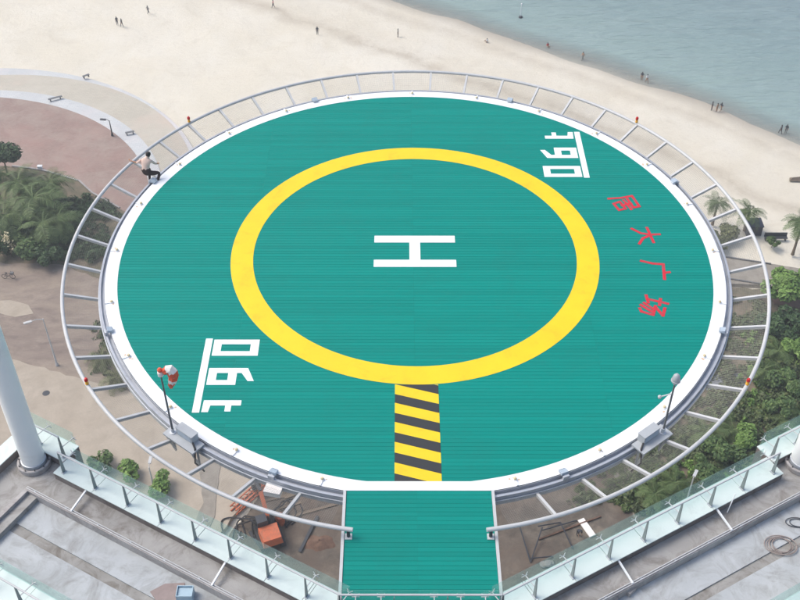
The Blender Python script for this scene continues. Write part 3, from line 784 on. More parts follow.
# things left on the roof
def coil(name, label, c, r, turns, rad, mt, sq=1.0, seed=1):
    rs = random.Random(seed); pts = []
    for i in range(turns*28):
        a = 2*math.pi*i/28; k = 1+.24*math.sin(a*.27+seed)+.08*math.sin(a*1.7+seed)
        pts.append((c[0]+r*k*math.cos(a), c[1]+r*k*sq*math.sin(a), c[2]+rad+.018*abs(math.sin(i*.13))+.006*(i/28)))
    t = thing(name, label, 'hose', c)
    MB().tube(pts, rad, 6).build('hose', mt, t, True)
    MB().tube([pts[-1], (pts[-1][0]+r*.6, pts[-1][1]+r*.3, pts[-1][2]), (pts[-1][0]+r*1.3, pts[-1][1]+r*.1, pts[-1][2])], rad*.9, 6).build('loose_end', mt, t, True)
coil('hose_coil', 'pinkish hose coiled in a loose ring on the roof floor at right', tuple(hit(781, 546, -.5)), .36, 6, .012, M['hose'], .8, 2)
coil('cable_loop', 'thin cable loop lying on the roof floor above the hose coil', tuple(hit(797, 523, -.5)), .26, 2, .012, M['dark'], .55, 5)
p = Vector(hit(186, 597, -.5))
bx = thing('crate', 'pale blue plastic crate on the roof floor at the bottom edge', 'crate', tuple(p))
b = MB()
for q in ((-.22, -.20, .012, .17, 0), (.20, .22, .012, .17, 0)): b.box(p.x+q[0], p.x+q[1], p.y-.17, p.y+.17, p.z+.02, p.z+.3)
b.box(p.x-.198, p.x+.198, p.y-.17, p.y-.15, p.z+.02, p.z+.298); b.box(p.x-.198, p.x+.198, p.y+.15, p.y+.17, p.z+.02, p.z+.298)
b.build('side_wall', M['blue'], bx); MB().box(p.x-.22, p.x+.22, p.y-.17, p.y+.17, p.z+.001, p.z+.018).build('bottom', M['blue'], bx)
MB().box(p.x-.19, p.x+.19, p.y-.14, p.y+.14, p.z+.2, p.z+.24).build('lid', M['blue'], bx)
P = [Vector(hit(x, y, -.5)) for x, y in ((150, 592), (165, 584), (185, 583), (183, 600), (160, 606))]
b = MB(); b.prism([(q.x, q.y) for q in P], -.498, -.48); o = b.build('floor_mat', M['cloth_brown'])
tag(o, 'brown mat lying on the roof floor beside the blue crate', 'mat')
for k, (x, y) in enumerate(((622, 588), (630, 592), (616, 596), (636, 583))):
    q = Vector(hit(x, y, -.5)); b = MB(); a = .45+.3*k
    b.obox(q+Vector((0, 0, .08)), (.15*math.cos(a), .15*math.sin(a), 0), (-.09*math.sin(a), .09*math.cos(a), 0), (0, 0, .08)); b.obox(q+Vector((0, 0, .17)), (.11*math.cos(a), .11*math.sin(a), 0), (-.05*math.sin(a), .05*math.cos(a), 0), (0, 0, .012))
    o = b.build('concrete_block', M['conc_kerb'])
    tag(o, ('grey block at the centre of the small pile right of the walkway', 'grey block on the right of the small pile by the kerb', 'grey block nearest the walkway in the small roof pile', 'grey block furthest up the kerb in the small roof pile')[k], 'block', 'loose blocks by the kerb')
q = Vector(W(1, .75, .30, -.3)); o = MB().tube([tuple(q), tuple(q+Vector((.18, .25, .55)))], .016, 6).build('leaning_rod', M['white'])
tag(o, 'thin white rod leaning on the ledge right of the walkway', 'rod')

# ================================================================== VEGETATION
def leaf_material(name, cols, rough=0.55):
    mt, t, b = nodes(name)
    r = rand_island(t)
    c = ramp(t, r, [(i/(len(cols)-1), c) for i, c in enumerate(cols)])
    v = pos(t); c = mix(t, c, tuple(x*0.55 for x in cols[0]), ramp(t, noise(t, v, .5, 5), [(.45, 0.0), (.7, .6)]))
    t.links.new(c, b.inputs['Base Color']); b.inputs['Roughness'].default_value = rough; b.inputs['Specular IOR Level'].default_value = .3
    return mt
M['leaf_mid'] = leaf_material('leaf_mid', [(0.042, 0.084, 0.024), (0.071, 0.129, 0.036), (0.094, 0.157, 0.045), (0.131, 0.185, 0.061)])
M['leaf_dark'] = leaf_material('leaf_dark', [(0.024, 0.056, 0.020), (0.042, 0.084, 0.029), (0.061, 0.112, 0.036)])
M['leaf_bright'] = leaf_material('leaf_bright', [(0.084, 0.168, 0.032), (0.131, 0.235, 0.048), (0.168, 0.280, 0.064), (0.206, 0.313, 0.089)])
M['leaf_dry'] = leaf_material('leaf_dry', [(0.094, 0.112, 0.045), (0.140, 0.157, 0.064), (0.178, 0.195, 0.085), (0.112, 0.145, 0.048)])
M['frond'] = leaf_material('frond', [(0.066, 0.112, 0.036), (0.103, 0.163, 0.053), (0.140, 0.201, 0.069), (0.159, 0.212, 0.081)])
M['scrub'] = leaf_material('scrub_leaf', [(0.037, 0.067, 0.024), (0.066, 0.107, 0.032), (0.099, 0.140, 0.045), (0.122, 0.134, 0.056), (0.080, 0.134, 0.032)])
M['scrub_dull'] = leaf_material('scrub_dull', [(0.072, 0.095, 0.040), (0.101, 0.125, 0.053), (0.086, 0.125, 0.046), (0.130, 0.150, 0.074)])
M['bark'] = mottled('bark', [lin(118, 106, 92), lin(98, 86, 74), lin(134, 122, 106)], [1.5, 5.0], bscale=6)
M['blossom'] = simple('blossom', lin(226, 214, 176), 0.7, .05)

def leaf_quads(C, Nrm, size, rs, aspect=1.6):
    """C centres, Nrm facing; returns verts and faces for bent leaf-clump quads"""
    n = len(C); ref = rs.normal(size=(n, 3)); a = np.cross(Nrm, ref); a /= np.linalg.norm(a, axis=1)[:, None]+1e-9
    b = np.cross(Nrm, a); sz = size*rs.uniform(.6, 1.35, n)[:, None]
    a = a*sz*aspect/2; b = b*sz/2
    V = np.stack([C-a, C-b*.9+Nrm*sz*.12, C+a, C+b*.9+Nrm*sz*.12], 1).reshape(-1, 3)
    F = np.arange(4*n).reshape(n, 4); return V, F

def mesh_np(name, V, F, mt):
    me = bpy.data.meshes.new(name); me.from_pydata(V.tolist(), [], F.tolist()); me.materials.append(mt); me.update(); return me

def crown_np(rs, rx, rz, n, size, lumps=9, hollow=.55):
    """leaf clumps on several overlapping uneven lumps, local to the crown's centre"""
    Cs, Ns = [], []
    L = rs.normal(size=(lumps, 3)); L /= np.linalg.norm(L, axis=1)[:, None]; L[:, 2] = np.abs(L[:, 2])*.9-.25
    L = L*np.array([rx, rx, rz])*rs.uniform(.3, .88, (lumps, 1)); lr = rs.uniform(.22, .55, lumps)
    k = rs.integers(0, lumps, n); d = rs.normal(size=(n, 3)); d /= np.linalg.norm(d, axis=1)[:, None]
    rad = lr[k]*(hollow+(1.08-hollow)*rs.random(n)**.5)
    C = L[k]+d*rad[:, None]*np.array([rx, rx, rz])
    Nn = d*.8+np.array([0, 0, .7])+rs.normal(size=(n, 3))*.45; Nn /= np.linalg.norm(Nn, axis=1)[:, None]
    return leaf_quads(C, Nn, size, rs)

def tree(name, label, px, trunk_h, rx, rz, mt, n=2600, size=.34, seed=1, group=None, lumps=9, cat='tree', trunk_r=.14, stem='trunk'):
    rs = np.random.default_rng(seed); x, y = G(*px); z0 = ZG+.38
    r = thing(name, label, cat, (x, y, z0), group, local=True)
    b = MB(); H = trunk_h+rz*.2
    b.tube([(0, 0, -.15), (.05, .03, H*.5), (.1, -.05, H)], [trunk_r, trunk_r*.8, trunk_r*.55], 8)
    for k in range(5):
        a = k*1.26+rs.random(); q = rs.uniform(.4, .7)
        b.tube([(.08, -.03, H*.8), (rx*q*.5*math.cos(a), rx*q*.5*math.sin(a), H+rz*.25), (rx*q*math.cos(a), rx*q*math.sin(a), H+rz*.55)], [trunk_r*.5, trunk_r*.35, trunk_r*.15], 5)
    b.build(stem, M['bark'], r, True)
    V, F = crown_np(rs, rx, rz, n, size, lumps); V[:, 2] += trunk_h+rz*.55
    link('crown', mesh_np('crown', V, F, mt), r)
    return r

def frond_mesh(seed, L, mt):
    rs = np.random.default_rng(seed); V, F = [], []
    n = 24; droop = rs.uniform(.75, 1.05)
    for i in range(n):
        f = i/(n-1); 
        def rach(f): return np.array([0, L*(f-.18*f*f*droop), L*(.34*f-.85*droop*f*f)])
        p = rach(f); w = .03*(1-f)+.008
        q = rach(min(f+1/(n-1), 1.02))
        o = len(V); V += [p+[-w, 0, 0], p+[w, 0, 0], q+[w*.8, 0, 0], q+[-w*.8, 0, 0]]; F.append((o, o+1, o+2, o+3))
        if f < .12: continue
        ll = L*.30*math.sin(math.pi*min(1, .12+f*.86))**.6*rs.uniform(.85, 1.1)
        for s in (-1, 1):
            t = (q-p)/np.linalg.norm(q-p); d = np.array([s*.9, .35, -.35-.25*rs.random()]); d = d/np.linalg.norm(d)
            e = p+d*ll; tw = t*.034
            o = len(V); V += [p-tw*.6, p+tw*.6, p+d*ll*.55+tw+[0, 0, .05], e, p+d*ll*.55-tw+[0, 0, .05]]; F.append((o, o+1, o+2, o+3, o+4))
    me = bpy.data.meshes.new('frond'); me.from_pydata([tuple(map(float, v)) for v in V], [], F); me.materials.append(mt); return me
FROND = [frond_mesh(20+k, L, M['frond']) for k, L in enumerate((2.6, 2.9, 2.3, 2.6))]
FRONDD = [frond_mesh(30+k, L, M['leaf_dry']) for k, L in enumerate((2.2, 2.4))]

def palm(label, px, h, scale=1.0, nf=17, seed=0, group='palm trees', lean=(0, 0), dry=False):
    """px: photo pixel of the trunk's foot"""
    rs = random.Random(seed); x, y = G(*px); z0 = ZG+.38
    r = thing('palm_tree', label, 'palm tree', (x, y, z0), group, local=True)
    top = Vector((lean[0], lean[1], h)); pts = [Vector((lean[0]*f*f, lean[1]*f*f, h*f-.15*(f == 0))) for f in (0, .1, .3, .5, .75, 1)]
    b = MB(); b.tube([tuple(q) for q in pts], [.24, .19, .16, .15, .14, .17], 9); b.build('trunk', M['bark'], r, True)
    for k in range(nf):
        dead = dry or k % 9 == 8
        o = link('frond', (FRONDD[k % 2] if dead else FROND[rs.randrange(4)]), r)
        ring = k/nf; tilt = R_(62*(1-ring)-28+rs.uniform(-8, 8)) if not dead or dry else R_(-50)
        o.location = top+Vector((0, 0, .05*ring)); sc = scale*rs.uniform(.85, 1.12)
        o.rotation_euler = (tilt, rs.uniform(-.2, .2), k*2.4+rs.uniform(-.3, .3)); o.scale = (sc, sc, sc)
    return r
# left planting bed
palm('tall palm at the plaza edge, nearest the round dark tree', (27, 214), 4.8, 1.45, 20, 1)
palm('full palm in the middle of the left planting bed', (42, 230), 4.8, 1.6, 24, 2)
palm('palm behind the full one, beside the plaza kerb', (57, 213), 4.6, 1.4, 20, 3)
palm('lower palm at the right of the left planting bed, nearest the helipad', (64, 242), 3.4, 1.35, 19, 4)
palm('slim palm half cut off at the left edge behind the planting bed', (2, 203), 4.4, 1.3, 17, 5)
tree('round_tree', 'round dark green tree at the left edge of the plaza', (8, 176), 2.4, 2.9, 2.3, M['leaf_dark'], 4200, .34, 11)
for k, (px, rx, rz, mt, lab) in enumerate((
        ((4, 258), 2.3, 1.9, 'leaf_dark', 'dark bushy shrub at the left picture edge under the palms'),
        ((18, 246), 2.0, 1.7, 'leaf_mid', 'green shrub behind the pale flower spike'),
        ((32, 262), 2.3, 2.0, 'leaf_mid', 'broad green shrub at the dirt edge, centre of the left bed'),
        ((50, 266), 2.2, 1.9, 'leaf_dark', 'dark green shrub at the right front of the left bed'),
        ((56, 246), 1.8, 1.5, 'leaf_mid', 'small shrub under the lower palm in the left bed'),
        ((30, 240), 2.1, 1.5, 'leaf_dark', 'dark shrub under the full palm in the left bed'))):
    tree('shrub', lab, px, .5, rx, rz, M[mt], 2400, .30, 40+k, 'shrubs in the left planting bed', 8, 'shrub', .07, 'stem')
x, y = G(18, 246); b = thing('flower_spike', 'pale cream flower spike among the dark shrubs at left', 'flowers', (x+.2, y-2.6, ZG+.4), local=True)
MB().tube([(0, 0, 0), (0, 0, 1.6), (.2, 0, 3.4)], [.05, .04, .02], 6).build('stalk', M['leaf_mid'], b)
rs = np.random.default_rng(5); C = np.column_stack([rs.normal(0, .28, 150), rs.normal(0, .28, 150), rs.uniform(.9, 3.6, 150)]); C[:, 0] += (C[:, 2]-1.6)*-.12
Nn = rs.normal(size=(150, 3)); Nn /= np.linalg.norm(Nn, axis=1)[:, None]
V, F = leaf_quads(C, Nn, .2, rs); link('blossoms', mesh_np('blossoms', V, F, M['blossom']), b)
palm('palm with its crown low over the dark shrubs at the left edge', (12, 240), 3.6, 1.4, 19, 21)
palm('palm between the full palm and the lower one in the left bed', (50, 248), 3.6, 1.4, 19, 22)
# right, on the beach
palm('small palm on the sand seen through the net frame at right', (712, 226), 3.6, .98, 16, 6)
palm('palm with upright fronds just outside the net frame at right', (744, 232), 3.2, 1.0, 17, 7)
palm('tall shaggy palm near the right picture edge on the sand', (792, 256), 5.2, 1.15, 22, 8)
tree('shrub', 'low yellowish shrub below the small palm at right', (728, 240), .3, 1.6, 1.0, M['leaf_dry'], 1500, .24, 60, 'shrubs on the sand', 7, 'shrub', .05, 'stem')
tree('shrub', 'low dull shrub between the small palm and the service road', (716, 248), .3, 1.9, .9, M['leaf_dry'], 1600, .24, 61, 'shrubs on the sand', 7, 'shrub', .05, 'stem')
tree('shrub', 'grey-green shrub beside the dark bench at right', (771, 249), .3, 1.0, .7, M['leaf_mid'], 800, .22, 62, 'shrubs on the sand', 6, 'shrub', .05, 'stem')
tree('broadleaf_tree', 'bright green broad-leaved tree beside the service road at right', (779, 303), 1.4, 2.7, 2.1, M['leaf_bright'], 2600, .42, 63, None, 10)
tree('broadleaf_tree', 'bright green broad-leaved tree cut off by the right edge', (799, 302), 1.4, 2.2, 1.8, M['leaf_bright'], 2000, .42, 64, None, 9)
for k, (px, rx, rz, mt, lab) in enumerate((
        ((790, 338), 2.4, 2.2, 'leaf_dark', 'dark shrub by the right edge just below the earth path'),
        ((794, 362), 1.8, 1.6, 'leaf_bright', 'bright green shrub at the right edge amid the scrub'),
        ((770, 338), 2.0, 1.8, 'leaf_dark', 'dark shrub against the net ring at right'),
        ((784, 392), 2.0, 1.5, 'leaf_mid', 'green shrub in the middle of the right scrub'),
        ((778, 420), 1.9, 1.4, 'leaf_mid', 'green shrub above the glass corner at right'),
        ((742, 446), 1.7, 1.4, 'leaf_bright', 'bright green shrub between the net ring and the glass corner'),
        ((722, 462), 2.0, 1.6, 'leaf_mid', 'green shrub just below the net ring at right'),
        ((700, 476), 1.7, 1.3, 'leaf_mid', 'green shrub beside the street lamp behind the glass'))):
    tree('shrub', lab, px, .6, rx, rz, M[mt], 2000, .30, 70+k, 'shrubs in the right scrub', 8, 'shrub', .07, 'stem')
palm('stubby palm with yellowing fronds behind the glass, right of the walkway', (652, 506), 1.6, 1.0, 16, 9)
palm('stubby palm under the net frame below the paved patch', (702, 446), 1.8, .8, 14, 10)
for k, (px, h, lab) in enumerate((((760, 380), 1.4, 'young palm with spread fronds in the right scrub, left of the bright shrub'), ((788, 432), 1.3, 'young palm in the right scrub just above the glass corner'), ((672, 492), 1.2, 'young palm behind the glass between the lamp and the stubby palm'), ((730, 440), 1.3, 'young palm close outside the net ring at lower right'), ((774, 362), 1.5, 'young palm in the right scrub nearest the earth path'))):
    palm(lab, px, h, .95, 15, 30+k)
# clumps behind the left glass
for k, (px, lab) in enumerate((((102, 474), 'leftmost of three young shrubs behind the left glass'), ((128, 482), 'middle one of three young shrubs behind the left glass'), ((166, 494), 'rightmost of three young shrubs behind the left glass'))):
    tree('shrub', lab, px, .4, 1.5, 1.4, M['leaf_bright' if k else 'leaf_mid'], 620, .30, 90+k, 'young shrubs by the access road', 6, 'shrub', .05, 'stem')
palm('young dry palm under the net frame at left', (104, 366), 1.0, 1.05, 16, 12, dry=True)
palm('young dry palm under the net frame beside the road at left', (120, 386), 1.0, 1.05, 16, 13, dry=True)

def cover(name, label, poly_px, nlump, mt, size, hmin, hmax, per, seed, rmin=.7, rmax=1.8):
    """unbroken scrub: low lumps of leaves spread over a piece of ground"""
    rs = np.random.default_rng(seed); P = np.array([G(x, y) for x, y in poly_px]); lo, hi = P.min(0), P.max(0)
    def inside(q):
        c = False
        for i in range(len(P)):
            a, b = P[i], P[i-1]
            if (a[1] > q[1]) != (b[1] > q[1]) and q[0] < (b[0]-a[0])*(q[1]-a[1])/(b[1]-a[1])+a[0]: c = not c
        return c
    Vs, Fs, o, k = [], [], 0, 0
    while k < nlump:
        q = lo+(hi-lo)*rs.random(2)
        if not inside(q): continue
        k += 1; rx = rs.uniform(rmin, rmax); rz = rs.uniform(hmin, hmax)
        V, F = crown_np(rs, rx, rz, int(per*rx*rx), size*rs.uniform(.8, 1.2), 5, .4); V += [q[0], q[1], ZG+.40+rz*.35]
        V[:, 2] = np.maximum(V[:, 2], ZG+.42)
        Vs.append(V); Fs.append(F+o); o += len(V)
    ob = link(name, mesh_np(name, np.concatenate(Vs), np.concatenate(Fs), mt))
    return tag(ob, label, 'scrub', None, 'stuff')
cover('scrub', 'tangled green and brown scrub filling the ground at the right edge', [(735,318),(800,322),(860,330),(860,470),(800,452),(700,500),(640,520),(612,505),(680,450),(725,420),(755,380)], 250, M['scrub'], .25, .4, 1.3, 170, 101)
cover('brown_scrub', 'brownish dry growth mixed into the green scrub at the right edge', [(735,318),(800,322),(860,330),(860,470),(800,452),(700,500),(640,520),(612,505),(680,450),(725,420),(755,380)], 120, M['scrub_dull'], .24, .6, 1.5, 150, 111, .5, 1.3)
cover('light_scrub', 'yellow-green tufts mixed into the scrub at the right edge', [(745,320),(860,330),(860,460),(800,450),(700,495),(640,515),(690,455),(730,425)], 60, M['leaf_bright'], .22, .6, 1.4, 150, 112, .4, 1.0)
cover('dry_scrub', 'dull dry scrub under the net frame at right', [(700,300),(765,302),(762,345),(735,400),(690,455),(620,500),(560,510),(640,440),(690,390)], 190, M['scrub_dull'], .22, .3, .9, 130, 102, .5, 1.4)
cover('undergrowth', 'low green undergrowth in the left planting bed', [(0,215),(62,205),(95,200),(118,215),(106,262),(60,262),(0,258)], 150, M['leaf_dark'], .26, .4, 1.3, 150, 103, .6, 1.5)
cover('dry_grass', 'dry grass patch under the net frame at left', [(88,325),(128,330),(138,380),(118,392),(94,372)], 60, M['scrub_dull'], .2, .2, .5, 120, 104, .4, .9)

# ================================================================== THINGS ON THE GROUND
def lamp(label, px, h, rot, mt='steel_white', arm=1.3):
    x, y = G(*px); r = thing('street_lamp', label, 'street lamp', (x, y, ZG+.45), 'street lamps', local=True)
    MB().tube([(0, 0, 0), (0, 0, h*.5), (0, 0, h)], [.12, .09, .06], 10).build('pole', M[mt], r, True)
    MB().lathe((0, 0, 0), [(0, 0), (.2, 0), (.2, .12), (.13, .4), (0, .4)], 12).build('foot', M[mt], r, True)
    c, s = math.cos(R_(rot)), math.sin(R_(rot))
    MB().tube([(0, 0, h-.1), (c*arm*.5, s*arm*.5, h+.15), (c*arm, s*arm, h+.1)], .04, 8).build('arm', M[mt], r, True)
    MB().obox((c*(arm+.35), s*(arm+.35), h+.1), (c*.45, s*.45, 0), (-s*.15, c*.15, 0), (0, 0, .07)).build('lamp_head', M[mt], r)
lamp('tall white street lamp standing on the dirt at left', (58, 368), 7.4, 205)
lamp('slim dark street lamp on the pale promenade walk', (113, 138), 2.6, 170, 'dark', .6)
lamp('white street lamp behind the glass right of the walkway', (681, 520), 6.4, 60, 'steel_white', .15)
lamp('thin white street lamp behind the left glass between two shrubs', (155, 492), 3.6, 90, 'steel_white', .5)
def kerb_shade_bar(label, p0, p1):  # dark bar added in place of the shaded side of a kerb opening
    a, b = Vector((*G(*p0), ZG+.32)), Vector((*G(*p1), ZG+.32)); d = b-a; n = Vector((-d.y, d.x, 0)).normalized()
    r = thing('bench', label, 'bench', tuple((a+b)/2), 'dark bars for shaded openings on the promenade')
    MB().bar(a+Vector((0,0,.42)), b+Vector((0,0,.42)), .42, .06).build('seat', M['girder'], r)
    for f in (.15, .85):
        q = a.lerp(b, f); MB().obox(q+Vector((0,0,.2)), d.normalized()*.06, n*.18, (0,0,.2)).build('leg', M['dark'], r)
kerb_shade_bar('dark bar for a shaded opening in the outer white kerb of the promenade', (83.5, 80.5), (90, 78.2))
kerb_shade_bar('long dark bar for a shaded opening in the pale walk left of the slim lamp', (49, 103.5), (63, 100))
kerb_shade_bar('dark bar for a shaded opening in the pale walk right of the slim lamp', (126, 137), (135, 135.3))
# dark boxes at the right palms
x, y = G(752, 232); r = thing('beach_hut', 'small dark blue beach hut beside the palm with upright fronds', 'hut', (x, y, ZG), local=True)
MB().box(-1.0, 1.0, -.8, .8, 0, 1.5).build('wall', simple('hut_dark', lin(52, 56, 70), .6, .1), r)
MB().hexa([(-1.12,-.92,1.501),(1.12,-.92,1.501),(1.12,.92,1.501),(-1.12,.92,1.501)], [(-1.05,-.9,1.62),(1.05,-.9,1.62),(1.05,.9,1.72),(-1.05,.9,1.72)]).build('roof', simple('hut_roof', lin(70, 74, 88), .6, .1), r)
MB().box(-.35, .35, -.815, -.801, .05, 1.3).build('door', M['dark'], r)
x, y = G(775, 240); r = thing('bench', 'long dark bench under the shaggy palm at right', 'bench', (x, y, ZG), local=True)
MB().box(-1.5, 1.5, -.3, .3, .42, .52).build('seat', M['dark'], r); MB().box(-1.5, 1.5, .22, .3, .521, 1.05).build('backrest', M['dark'], r)
for s in (-1.3, 0, 1.3): MB().box(s-.06, s+.06, -.25, .25, 0, .419).build('leg', M['dark'], r)
x, y = G(797, 179); o = MB().add([(x-1.2,y-.4,ZG-.1),(x+1.2,y-.5,ZG-.1),(x+1.0,y+.4,ZG-.1),(x-.9,y+.5,ZG-.1),(x-.7,y-.1,ZG+.35),(x+.6,y,ZG+.45)], [(0,1,5,4),(1,2,5),(2,3,4,5),(3,0,4),(3,2,1,0)]).build('driftwood', M['wood'])
tag(o, 'dark lump of driftwood on the sand at the right edge', 'driftwood')
x, y = G(10, 281); r = thing('bicycle', 'dark bicycle parked on the dirt at the left edge', 'bicycle', (x, y, ZG+.44), local=True)
for s in (-.52, .52):
    MB().tube([(s+.33*math.cos(a), 0, .35+.33*math.sin(a)) for a in np.linspace(0, 2*math.pi, 25)[:-1]], .03, 6, closed=True).build('wheel', M['black'], r)
b = MB()
for p0, p1 in (((-.52,0,.35),(-.18,0,.8)), ((-.18,0,.8),(.38,0,.85)), ((.38,0,.85),(0,0,.38)), ((0,0,.38),(-.18,0,.8)), ((-.52,0,.35),(0,0,.38)), ((.52,0,.35),(.36,0,.98))): b.tube([p0, p1], .028, 6)
b.build('frame', M['dark'], r); MB().box(-.32, -.06, -.08, .08, .88, .94).build('saddle', M['black'], r)
MB().tube([(.36,-.28,1.0),(.36,.28,1.0)], .022, 6).build('handlebar', M['dark'], r); MB().box(.4, .75, -.18, .18, .75, 1.0).build('basket', M['girder'], r)
x, y = G(41, 171); r = thing('sign_block', 'small white block on the kerb of the left planting bed', 'block', (x, y, ZG+.4), local=True)
MB().box(-.3, .3, -.2, .2, 0, .45).build('block', M['white'], r); MB().box(-.36, .36, -.26, .26, .451, .52).build('cap', M['white'], r)
x, y = G(47, 396); o = MB().lathe((x, y, ZG+.482), [(0, .03), (.35, .03), (.42, .0)], 20).build('manhole_cover', M['dark'])
tag(o, 'dark round manhole cover in the sandy access road', 'manhole')
o = MB()
for a, b_ in zip([(13,168.5),(43,172.5),(80,183.5),(93,195.5)], [(43,172.5),(80,183.5),(93,195.5),(120,210.5)]):
    p0, p1 = G(*a), G(*b_); o.bar((*p0, ZG+.42), (*p1, ZG+.42), .25, .3)
tag(o.build('bed_kerb', M['conc_kerb']), 'grey stone kerb between the plaza and the left planting bed', 'kerb')
for a, b_, lab in (((725,260),(770,267),'dark low edging on the far side of the service road'), ((724,281),(766,288),'dark low edging on the near side of the service road')):
    p0, p1 = G(*a), G(*b_); tag(MB().bar((*p0, ZG+.5), (*p1, ZG+.5), .16, .25).build('road_edging', M['girder']), lab, 'kerb')

def mound(name, label, px, r, h, mt, seed):
    rs = random.Random(seed); x, y = G(*px); ph = [rs.uniform(0, 6.28) for _ in range(4)]; V = [(x, y, ZG+.46+h*.97)]; F = []; n = 28; m_ = 7
    for i in range(1, m_+1):
        f = i/m_
        for k in range(n):
            a = 2*math.pi*k/n; q = r*(1+.18*math.sin(2*a+ph[0])+.1*math.sin(5*a+ph[1]))*f
            V.append((x+q*math.cos(a), y+q*.8*math.sin(a), ZG+.47+h*math.cos(f*math.pi/2)**1.3*(1+.12*math.sin(3*a+ph[2]+f*5))+rs.uniform(-.04, .04)*(f < .95)))
    F += [(0, 1+k, 1+(k+1) % n) for k in range(n)]
    for i in range(m_-1):
        F += [(1+i*n+k, 1+(i+1)*n+k, 1+(i+1)*n+(k+1) % n, 1+i*n+(k+1) % n) for k in range(n)]
    return tag(MB().add(V, F).build(name, mt, None, True), label, 'soil heap')
mound('soil_heap', 'reddish brown heap of soil on the site left of the walkway', (319, 546), 1.5, .4, M['red_soil'], 3)
mound('soil_heap', 'low grey-brown heap of soil under the rim left of the walkway', (312, 503), 2.2, .4, M['site'], 4)
# orange tracked machine on the building site, hoses round it
x, y = G(270, 541); r = thing('excavator', 'orange tracked excavator with black hoses on the building site below', 'excavator', (x, y, ZG+.5), local=True)
r.rotation_euler = (0, 0, R_(112))
for s in (-1, 1):
    b = MB(); prof = [(-1.7, .35), (-1.5, .08), (1.5, .08), (1.7, .35), (1.5, .72), (-1.5, .72)]
    v = [(px_, s*1.0-.25, pz) for px_, pz in prof]+[(px_, s*1.0+.25, pz) for px_, pz in prof]
    b.add(v, [(0,1,2,3,4,5), (11,10,9,8,7,6)]+[(k, (k+1) % 6, 6+(k+1) % 6, 6+k) for k in range(6)]); b.build('track', M['black'], r)
MB().box(-1.3, 1.1, -.85, .85, .75, .95).build('turntable', M['dark'], r)
MB().hexa([(-1.7,-1,.951),(.3,-1,.951),(.3,1,.951),(-1.7,1,.951)], [(-1.55,-.9,1.8),(.3,-.95,1.75),(.3,.95,1.75),(-1.55,.9,1.8)]).build('engine_cover', M['orange'], r)
cb = MB().hexa([(.301,-.2,.951),(1.6,-.2,.951),(1.6,.99,.951),(.301,.99,.951)], [(.35,-.1,2.4),(1.3,-.1,2.4),(1.3,.93,2.4),(.35,.93,2.4)]).build('cab', M['dark'], r)
MB().obox((1.48, .45, 1.75), (.02, 0, .0), (0, .36, 0), (-.1, 0, .5)).build('cab_window', M['black'], cb)
MB().bar((.9, -.35, 1.3), (3.4, -.35, 3.2), .36, .5).build('boom', M['orange'], r)
MB().bar((3.35, -.35, 3.25), (5.6, -.35, 2.2), .28, .36).build('dipper_arm', M['dark'], r)
MB().hexa([(5.3,-.8,1.3),(6.1,-.8,1.2),(6.1,.1,1.2),(5.3,.1,1.3)], [(5.3,-.8,2.1),(5.9,-.8,2.2),(5.9,.1,2.2),(5.3,.1,2.1)]).build('bucket', M['girder'], r)
for k in range(13):
    a = random.uniform(-.9, .9); b = MB(); yy = -2.0+.34*k
    b.tube(spline([(.3, yy*.3, 1.4), (1.2, yy*.6+a*.3, 2.0+.3*a), (2.1+a*.6, yy*1.1, 1.1), (2.9+a, yy*1.5, .16), (2.2+a*1.6, yy*1.9, .1), (1.0+a, yy*2.0, .1), (1.4-a, yy*1.6+a, .12)]), .075, 6); b.build('hose', M['black'], r, True)
x, y = G(252, 500); r = thing('drill_mast', 'rusty orange lattice mast lying on the ground under the helipad rim', 'mast', (x, y, ZG+.5), local=True); r.rotation_euler = (0, 0, R_(52))
for sy in (-.4, .4):
    for sz in (.1, .8): MB().bar((-2.6, sy, sz), (2.6, sy, sz), .12).build('rail', M['orange'], r)
for k in range(9):
    xx = -2.5+.62*k; b = MB(); b.bar((xx, -.4, .8), (xx+.62, .4, .8), .07); b.bar((xx, -.4, .1), (xx+.62, -.4, .8), .07); b.bar((xx, .4, .8), (xx+.62, .4, .1), .07); b.build('brace', M['orange'], r)
x, y = G(281, 526); r = thing('fuel_drum', 'small orange drum standing behind the orange excavator', 'drum', (x, y, ZG+.5), local=True)
MB().lathe((0,0,0), [(0,0),(.45,0),(.45,.4),(.48,.42),(.45,.44),(.45,.8),(.48,.82),(.45,.84),(.45,1.2),(.4,1.22),(.38,1.18),(0,1.18)], 18).build('shell', M['orange'], r, True); MB().cyl((.2,0), .06, 1.181, 1.23, 8).build('cap', M['dark'], r)
for k, (a, b_) in enumerate((((262,505),(318,492)), ((280,512),(330,499)), ((292,520),(338,507)), ((285,502),(330,486)), ((250,535),(262,552)), ((318,520),(300,556)))):
    p0, p1 = G(*a), G(*b_); o = MB().bar((*p0, ZG+.58+.1*(k % 2)), (*p1, ZG+.60+.1*(k % 2)), .3, .08).build('board', M['wood' if k < 4 else 'dark'])
    tag(o, (('grey board nearest the orange lattice mast', 'grey board second from the orange lattice mast', 'grey board nearest the reddish soil heap', 'grey board tucked furthest under the helipad rim')[k] if k < 4 else ('dark beam left of the excavator' if k == 4 else 'dark beam right of the excavator')), 'board', 'boards on the building site')
r = thing('pipe_trestle', 'thin dark pipe trestle on the site right of the walkway', 'trestle', (*G(530, 560), ZG+.5))
for a, b_ in (((519,535),(530,566)), ((541,535),(530,566)), ((537,534),(560,526)), ((530,566),(552,560)), ((559,530),(572,552)), ((541,538),(576,524))):
    p0, p1 = G(*a), G(*b_); MB().tube([(*p0, ZG+1.3), (*p1, ZG+.62)], .07, 6).build('pipe', M['dark'], r)
